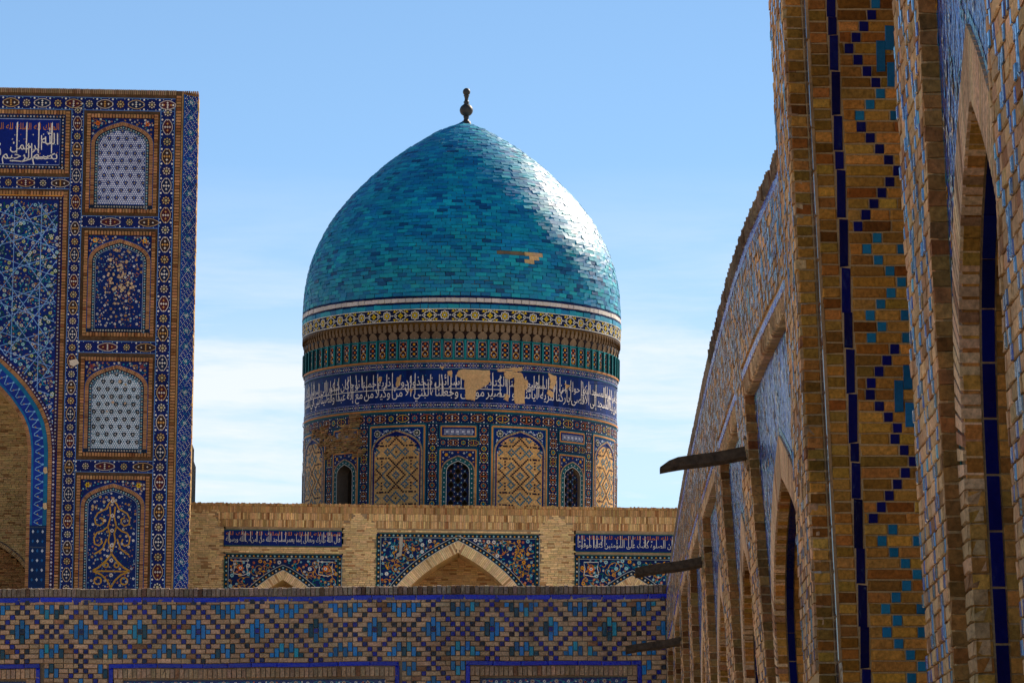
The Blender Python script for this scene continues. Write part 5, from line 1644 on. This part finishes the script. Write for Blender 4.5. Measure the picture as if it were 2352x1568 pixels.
pb = []
PBR = (0.36, 0.185, 0.085)
rowlock(pb, 387, 211, 387, 1400, 11, 7.0, PBR, prec)
rowlock(pb, UL, 205, 381, 205, 11, 4.6, (0.27, 0.18, 0.11), prec, -0.3, 0.03)
rowlock(pb, 394, 203, 432, 203, 6, 4.6, (0.27, 0.18, 0.11), prec, -0.6, 0.0)
panels = [(176, 257, 341, 488), (176, 530, 341, 775), (175, 822, 341, 1052), (172, 1095, 340, 1400)]
for x0, y0, x1, y1 in panels:
    for q in ((x0+5, y0, x0+5, y1), (x1-5, y0, x1-5, y1)): rowlock(pb, *q, 8, 6.6, PBR, prec, -0.05, 0.08)
    rowlock(pb, x0+10, y0+5, x1-10, y0+5, 8, 6.6, PBR, prec, -0.05, 0.08)
    if y1 < 1390: rowlock(pb, x0+10, y1-5, x1-10, y1-5, 8, 6.6, PBR, prec, -0.05, 0.08)
# frames of the lettered panel and of the big spandrel
for q in ((132, 252, 132, 398), (131, 440, 131, 1400)): rowlock(pb, *q, 9, 7.0, PBR, prec)
for vv_ in (256, 394, 445): rowlock(pb, -260, vv_, 127, vv_, 9, 7.0, PBR, prec)

FLD = {'stem': [lin((190, 140, 50)), lin((160, 110, 40)), TURQ], 'big': [lin((200, 195, 185)), lin((190, 150, 90)), WHITE], 'small': [lin((205, 200, 190)), PALE, lin((200, 150, 60)), WHITE, lin((190, 120, 80))], 'cen': [NAVY, RUST, lin((60, 60, 60))], 'leaf': [TURQ, GREEN, lin((180, 130, 50))]}
def arched_panel(i, x0, y0, x1, y1):
    rng = random.Random(40+i)
    o = Orn(pfm(-0.005))
    a0, a1, b0 = x0+10, x1-10, y0+10; b1 = y1-10 if y1 < 1390 else 1400
    xc = (a0+a1)/2; hw = (a1-a0)/2-1.0
    o.rect(a0, b0, a1, b1, lin((24, 26, 96)), 0)
    spring = b0+62; apex = b0+8
    fl = lambda pts: [(u, -v) for u, v in pts]
    A = fl(arch(xc, hw, -spring, spring-apex, 16, 0.60)); path = [(xc+hw, b1)]+A+[(xc-hw, b1)]
    us = [p[0] for p in A][::-1]; vv = [p[1] for p in A][::-1]
    at = lambda u: float(np.interp(u, us, vv)) if xc-hw <= u <= xc+hw else 9999
    # spandrel flowers
    big = [ORANGE, GOLD, lin((120, 60, 80)), YELL][i]
    for s in (-1, 1):
        o.star(xc+s*hw*0.80, b0+12, 7.0, 4.0, 6, big, 4); o.disc(xc+s*hw*0.80, b0+12, 2.4, RUST if i != 1 else TURQ, 5, 7)
    floral_fill(o, lambda u, v: a0+3 < u < a1-3 and v > b0+3 and v < at(u)-4, (a0, b0, a1, spring), 40, [1.8, 2.4, 3.0], FLD, rng, 0.3, 0.9)
    ring_bricks(o, path, 0, 8.5, 4.0, PBR, 8)
    band_poly(o, path, -1.5, 0, lin((40, 60, 140)), 7)
    # dotted inner border
    band_poly(o, path, 8.5, 17, lin((30, 30, 60)), 7)
    for j, (u, v) in enumerate(resample(offset(path, 12.8), 6.2)): o.flower(u, v, 2.1, lin((205, 200, 180)) if j % 2 else PALE, NAVY, 9) 
    band_poly(o, path, 16.4, 17.4, lin((140, 160, 190)), 9)
    if b1 < 1390:
        o.rect(a0+1, b1-8.5, a1-1, b1, lin((30, 30, 60)), 9)
        u = a0+14
        while u < a1-12: o.flower(u, b1-4.4, 2.1, lin((205, 200, 180)), NAVY, 10); u += 6.2
    IN = offset(path, 17.4); u0, u1 = xc-hw+17.4, xc+hw-17.4
    iu = [p[0] for p in IN][::-1]; iv = [p[1] for p in IN][::-1]
    it_ = lambda u: float(np.interp(u, iu[1:-1], iv[1:-1]))
    bt = b1-9 if b1 < 1390 else b1
    inside = lambda u, v, m=0: u0+m < u < u1-m and it_(u)+m < v < bt-m
    bg = [lin((36, 52, 140)), lin((20, 30, 100)), lin((70, 120, 140)), lin((20, 30, 96))][i]
    n = 24
    for q in range(n):
        ua, ub = u0+(u1-u0)*q/n, u0+(u1-u0)*(q+1)/n
        o.poly([(ua, it_(ua)), (ub, it_(ub)), (ub, bt), (ua, bt)], jit(bg, 0.05), 2)
    if i in (0, 2):
        # star net: white tracery, the gaps filled with dark cut pieces
        dark1 = lin((30, 36, 110)) if i == 0 else lin((26, 40, 74)); dark2 = lin((52, 30, 50)) if i == 0 else lin((26, 110, 140))
        v = it_(xc)+2; r = 0
        while v < bt:
            u = u0+1.5+(2.6 if r % 2 else 0)
            while u < u1:
                if inside(u, v, 1.0): o.star(u, v, 2.5, 1.55, 6, jit(lin((206, 212, 226)), 0.06), 3)
                u += 5.2
            v += 4.5; r += 1
        P_ = 20.0; rowh = P_*0.866; r = 0; v = it_(xc)+4
        while v < bt:
            u = xc-6*P_+(P_/2 if r % 2 else 0)
            while u < xc+6*P_:
                if inside(u, v, 1.5):
                    o.star(u, v, 6.0, 4.2, 6, dark1 if i == 0 else BLACK, 4)
                    o.flower(u, v, 2.2, lin((190, 170, 110)) if i == 0 else lin((200, 200, 200)), lin((40, 40, 70)), 5)
                for a_ in range(6):
                    an = math.pi/6+a_*math.pi/3
                    x_, y_ = u+6.3*math.cos(an), v+6.3*math.sin(an)
                    if inside(x_, y_, 1.2) and a_ % 2: o.star(x_, y_, 1.5, 0.9, 3, dark1 if a_ % 2 else dark2, 3, an)
                for a_ in range(6):
                    an = a_*math.pi/3
                    x_, y_ = u+P_*0.5*math.cos(an), v+P_*0.5*math.sin(an)
                    if a_ < 1 and inside(x_, y_, 1.2): o.diamond(x_, y_, 1.5, 1.5, dark2 if i == 2 else dark1, 3)
                u += P_
            v += rowh; r += 1
    else:
        if i == 3:
            g = lin((176, 132, 44))
            def sc_(l, w_=3.4):
                for s in (-1, 1): o.stroke([(xc+s*x_, y_) for x_, y_ in l], w_, g, 3)
            circ = lambda cx_, cy_, r_, n_=14, a0=0.0, a1=6.2832: [(cx_+r_*math.cos(a0+(a1-a0)*q/n_), cy_+r_*math.sin(a0+(a1-a0)*q/n_)) for q in range(n_+1)]
            sc_([(0, 1150), (9, 1160), (15, 1172), (24, 1176), (34, 1182), (40, 1194), (38, 1206), (28, 1210), (20, 1204), (21, 1194), (28, 1192)])
            sc_([(6, 1166), (4, 1190), (10, 1212), (22, 1222), (34, 1226), (41, 1238), (39, 1252), (29, 1256), (22, 1249), (25, 1240)])
            sc_([(10, 1212), (5, 1228), (8, 1244), (3, 1262), (0, 1272)]); sc_([(12, 1240), (20, 1262), (30, 1270), (40, 1276)])
            sc_([(0, 1274), (12, 1290), (28, 1305), (42, 1313)], 4.2); sc_([(42, 1314), (0, 1314)], 3.6); sc_([(42, 1314), (22, 1322), (8, 1336), (0, 1352)], 3.8)
            sc_(circ(30, 1336, 8)); sc_(circ(12, 1300, 5)); sc_([(0, 1352), (14, 1366), (34, 1376), (42, 1390)])
            for k in range(6):
                if inside(xc, apex+40+k*34, 4): o.flower(xc, apex+40+k*34, 5.4, lin((205, 200, 190)), RUST, 6, 8)
        floral_fill(o, lambda u, v: inside(u, v, 3), (u0, it_(xc), u1, bt), 300, [1.6, 2.0, 2.4, 3.4], FLD, rng, 0.7, 1.2)
        for q in range(420):
            u, v = rng.uniform(u0, u1), rng.uniform(it_(xc), bt)
            if inside(u, v, 2): o.disc(u, v, rng.choice((0.8, 1.1)), rng.choice((WHITE, PALE, GOLD, TURQ, lin((200, 150, 90)))), 2, 5)
        if i == 1:
            for q in range(16):
                cx_, cy_ = xc+rng.uniform(-36, 36), rng.uniform(it_(xc)+20, bt-12)
                l = [(cx_+(3+0.75*t)*math.cos(t*0.62), cy_+(3+0.75*t)*math.sin(t*0.62)) for t in range(15)]
                if all(inside(*p, 1) for p in l): o.stroke(l, 1.3, lin((180, 130, 50)), 2)
    po = o.build('arched_panel', M_FA, portal, pf_base, label=['arched panel of white star net on blue', 'blue floral arched panel with plaster scars', 'pale arched panel of fine star net', 'floral arched panel with ochre scrolls'][i])
    # lost tiles
    scar = Orn(pfm(0.055, 0.004))
    ns = (0, 70, 6, 8)[i]
    for q in range(ns):
        for t in range(20):
            u = rng.gauss(xc, 17); v = rng.gauss(y0+115 if i == 1 else (y0+100 if i == 2 else y0+60), 30)
            if inside(u, v, 4): break
        else: continue
        m_ = 8; rr = rng.uniform(1.4, 4.2)
        scar.poly([(u+rr*rng.uniform(0.6, 1.2)*math.cos(6.28*k/m_), v+rr*rng.uniform(0.6, 1.2)*math.sin(6.28*k/m_)) for k in range(m_)], jit((0.50, 0.36, 0.22), 0.15), 1)
    if scar.f: scar.build('plaster_scar', M_FBA, po, pf_base, kind='stuff')
for i, q in enumerate(panels): arched_panel(i, *q)

# lettered panel, top left
o = Orn(pfm(0.0))
o.rect(-262, 260, 128, 390, lin((30, 28, 90)), 0)
for (a_, b_, c_, d_) in ((-260, 266, 126, 266), (-260, 384, 126, 384), (121, 262, 121, 390)):
    strip_bg(o, a_, b_, c_, d_, 9, lin((34, 30, 74)), 1, 40); n = int(math.hypot(c_-a_, d_-b_)/7.5)
    for k in range(n):
        f = (k+0.5)/n; o.flower(a_+(c_-a_)*f, b_+(d_-b_)*f, 2.1, WHITE if k % 3 else lin((200, 150, 70)), NAVY, 3)
o.rect(-262, 272, 115, 379, lin((22, 28, 116)), 2)
o.stroke([(-262, 272.6), (114.5, 272.6), (114.5, 378.6), (-262, 378.6)], 1.4, lin((150, 170, 210)), 3)
write(o, TXK, 112, 297, 22, lin((186, 116, 40)), 4, 1.0, 250)
BIS = ('\u0628\u0633\u0645', '\u0627\u0644\u0644\u0647', '\u0627\u0644\u0631\u062d\u0645\u0646', '\u0627\u0644\u0631\u062d\u064a\u0645')
INKP = lin((224, 222, 214))
write(o, BIS[0], 110, 366, 33, INKP, 6, 1.6, 58, 0.44); write(o, BIS[1], 111, 331, 34, INKP, 6, 1.25, 40, 0.44)
write(o, BIS[2], 74, 344, 32, INKP, 6, 2.3, 74, 0.44); write(o, BIS[3], 52, 366, 32, INKP, 6, 2.6, 70, 0.44)
write(o, '\u0642\u0627\u0644 \u0627\u0644\u0644\u0647 \u062a\u0639\u0627\u0644\u0649', -20, 360, 32, INKP, 6, 2.0, 110, 0.44)
for u in (96, 66, 38, 16): o.poly([(u-1.4, 282), (u+1.5, 279), (u+1.2, 352), (u-1.2, 352)], INKP, 6)
o.stroke([(104, 352), (88, 360), (60, 362), (30, 372), (6, 370)], 2.6, INKP, 6)
floral_fill(o, lambda u, v: 2 < u < 110 and 300 < v < 374, (0, 300, 110, 374), 40, [1.4, 1.9], FLD, random.Random(3), 0.5, 0.7)
o.build('inscription_panel', M_FA, portal, pf_base, label='blue panel with large white Arabic lettering, top left')

# great spandrel: star lines over flowers
o = Orn(pfm(0.0))
OUT = offset(OPEN, -62)
ou = [p[0] for p in OUT]; ov = [p[1] for p in OUT]
def ocurve(u): return float(np.interp(u, ou[::-1], ov[::-1]))
pts = [p for p in OUT if p[0] > -240]
sp = lambda u, v: -235 < u < 115 and v > 466 and (v < ocurve(u)-5 if u < 121 else True)
for q in range(60):
    ua, ub = -240+366*q/60, -240+366*(q+1)/60
    o.poly([(ua, 450), (ub, 450), (ub, ocurve(ub)), (ua, ocurve(ua))], jit(lin((26, 30, 108)), 0.06), 0)
# dotted border along top and right
for (a_, b_, c_, d_) in ((-240, 456, 124, 456), (120.5, 452, 120.5, 1060)):
    strip_bg(o, a_, b_, c_, d_, 9, lin((40, 26, 60)), 1, 40); n = int(math.hypot(c_-a_, d_-b_)/8)
    for k in range(n):
        f = (k+0.5)/n; u, v = a_+(c_-a_)*f, b_+(d_-b_)*f
        o.flower(u, v, 2.2, lin((190, 200, 215)) if k % 2 else lin((205, 190, 160)), NAVY, 3)
line(o, -240, 450.5, 124, 450.5, 2.4, lin((200, 140, 50)), 3, 60)
rs = random.Random(8)
SP_ = {'stem': [lin((150, 110, 40)), TURQ, GREEN], 'big': [lin((190, 190, 180)), lin((180, 190, 120)), PALE], 'small': [WHITE, PALE, lin((190, 150, 70)), lin((120, 160, 150)), PALE], 'cen': [NAVY, GREEN, RUST], 'leaf': [GREEN, TURQ, lin((170, 120, 50)), GREEN]}
floral_fill(o, sp, (-20, 466, 116, 1000), 520, [1.8, 2.4, 3.2, 4.8], SP_, rs, 0.4, 1.1)
LB = lin((120, 165, 225))
def clip(l):
    out = []
    for p in l:
        if sp(*p): out.append(p)
        else:
            if len(out) > 1: o.stroke(out, 1.5, LB, 6)
            out = []
    if len(out) > 1: o.stroke(out, 1.5, LB, 6)
# five families of straight lines make the star net
for f_ in range(5):
    an = math.pi/2+f_*math.pi/5; dx, dy = math.cos(an), math.sin(an); nx, ny = -dy, dx
    off = -400.0; q = 0
    while off < 500:
        bx_, by_ = 40+nx*off, 640+ny*off
        clip([(bx_+dx*t, by_+dy*t) for t in range(-480, 481, 4)])
        off += (62.0, 38.3, 62.0, 62.0, 38.3)[q % 5]; q += 1
for q in range(26):
    u, v = rs.uniform(0, 112), rs.uniform(475, 960)
    if sp(u, v): o.disc(u, v, 7, lin((16, 60, 52)), 3, 8); o.flower(u, v, 4.8, lin((200, 204, 194)), GREEN, 5, 6)
for q in range(420):
    u, v = rs.uniform(-2, 114), rs.uniform(468, 1010)
    if sp(u, v): o.disc(u, v, 1.05, WHITE if rs.random() < 0.7 else GOLD, 4, 5)
o.build('spandrel_mosaic', M_FA, portal, pf_base)
# bands round the great arch
o = Orn(pfm(0.01))
arcp = resample(OPEN, 6.0)
ring_bricks(o, OPEN, 0, -8, 4.4, PBR, 3)
band_poly(o, arcp, -8, -13, lin((24, 96, 150)), 2); band_poly(o, arcp, -13, -37, lin((22, 50, 140)), 2); band_poly(o, arcp, -37, -46, lin((24, 100, 140)), 2)
ring_bricks(o, OPEN, -46.5, -55, 4.4, PBR, 3)
band_poly(o, arcp, -55, -63, lin((44, 28, 66)), 2)
for k, (u, v) in enumerate(resample(offset(OPEN, -59), 8.5)):
    o.diamond(u, v, 3.0, 3.0, lin((205, 195, 200)), 4) if k % 3 == 0 else o.flower(u, v, 2.2, lin((180, 190, 210)), NAVY, 4)
zz = resample(offset(OPEN, -25), 4.0); nn = offset(zz, -8.5)
l = []
for k, (p, q) in enumerate(zip(zz, nn)):
    f = math.sin(k*1.25); l.append((p[0]+(q[0]-p[0])*f, p[1]+(q[1]-p[1])*f))
    if k % 5 == 2: o.disc(p[0]+(q[0]-p[0])*f*1.15, p[1]+(q[1]-p[1])*f*1.15, 2.6, lin((110, 170, 215)), 4, 6)
    if k % 5 == 4: o.diamond(p[0], p[1]+2, 2.2, 2.2, lin((170, 130, 60)), 4)
o.stroke(l, 1.3, lin((130, 185, 220)), 4)
o.rect(68, 1212, 106, 1420, lin((20, 34, 84)), 5)
for k in range(9):
    for i in range(3): o.diamond(76+i*11, 1226+k*22, 3.0, 4.2, lin((180, 190, 205)) if (k+i) % 2 == 0 else lin((30, 90, 150)), 6)
o.stroke([(70, 1216), (104, 1216)], 2.5, lin((60, 70, 90)), 7); o.stroke([(70, 1262), (104, 1262)], 2.5, lin((60, 70, 90)), 7)
o.build('arch_bands', M_FA, portal, pf_base)
# two chipped spots on the band
o = Orn(pfm(0.06))
for u, v in ((101, 1086), (102, 1168)): o.poly([(u-4, v-7), (u+3, v-8), (u+5, v+5), (u-1, v+8), (u-5, v+3)], (0.56, 0.40, 0.22), 1)
o.poly([(150, 832), (166, 828), (172, 838), (160, 846), (150, 842)], (0.60, 0.52, 0.42), 1)
o.build('plaster_scar', M_FBA, portal, pf_base)
for q in range(150):                                        # worn brick edge of the corner
    v0 = 210+q*8.0
    pb.append(prec(428.5, v0+0.4, 431.0+RNG.uniform(-0.6, 1.6), v0+7.2, -0.9, -0.46+RNG.uniform(-0.03, 0.02), brick_col((0.46, 0.30, 0.14), 0.25)))
pieces(portal, pf_base, 'brick', pb, lambda s, h, n: PF.w(s, h, n), M_FBA, M_FBO, 'brickwork', 300, 0.006)
# vaulted recess of the portal: soffit, back wall and an inner arch
mb = MB()
q0 = [tuple(PF.w((u-440)/PS, (1345-v)/PS, 0.01)) for u, v in OPEN]; q1 = [tuple(PF.w((u-440)/PS, (1345-v)/PS, -4.2)) for u, v in OPEN]
mb.v.extend(q0+q1); n = len(OPEN)
for i in range(n-1): mb.f.append((i, i+1, n+i+1, n+i)); mb.c.append((0.36, 0.25, 0.13))
mb.build('recess_soffit', M_FBA, portal, pf_base)
inner = MB(); v = 770.0
IA = [(63, 1400), (62, 1345), (56, 1318), (44, 1294), (26, 1272), (0, 1252), (-40, 1228), (-90, 1205)]
iau = [p[0] for p in IA][::-1]; iav = [p[1] for p in IA][::-1]
PFM = lambda s, h, n: PF.w(s, h, n)
while v < 1420:
    u = -160-RNG.uniform(0, 10)
    while u < 80:
        w_ = RNG.choice((9.5, 17.5))
        ia = float(np.interp(u+w_/2, iau, iav))
        if v+2 < ia-8:
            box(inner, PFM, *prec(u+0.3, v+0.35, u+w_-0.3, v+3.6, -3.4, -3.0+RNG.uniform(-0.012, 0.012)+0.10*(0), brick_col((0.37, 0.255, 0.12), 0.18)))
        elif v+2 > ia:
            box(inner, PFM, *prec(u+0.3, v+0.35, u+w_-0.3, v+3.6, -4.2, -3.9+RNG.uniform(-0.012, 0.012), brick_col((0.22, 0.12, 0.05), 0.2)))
        u += w_
    v += 4.0
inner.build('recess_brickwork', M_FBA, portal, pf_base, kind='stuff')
o = Orn(lambda u, v, k: PF.w((u-440)/PS, (1345-v)/PS, -2.98+0.004*k))
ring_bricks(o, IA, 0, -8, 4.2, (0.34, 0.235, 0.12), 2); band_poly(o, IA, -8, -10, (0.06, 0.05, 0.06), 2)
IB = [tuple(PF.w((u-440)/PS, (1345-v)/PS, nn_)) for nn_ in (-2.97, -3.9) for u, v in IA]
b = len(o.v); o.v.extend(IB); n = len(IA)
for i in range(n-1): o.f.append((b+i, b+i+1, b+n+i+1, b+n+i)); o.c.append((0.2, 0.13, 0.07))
o.build('inner_arch', M_FBA, portal, pf_base)
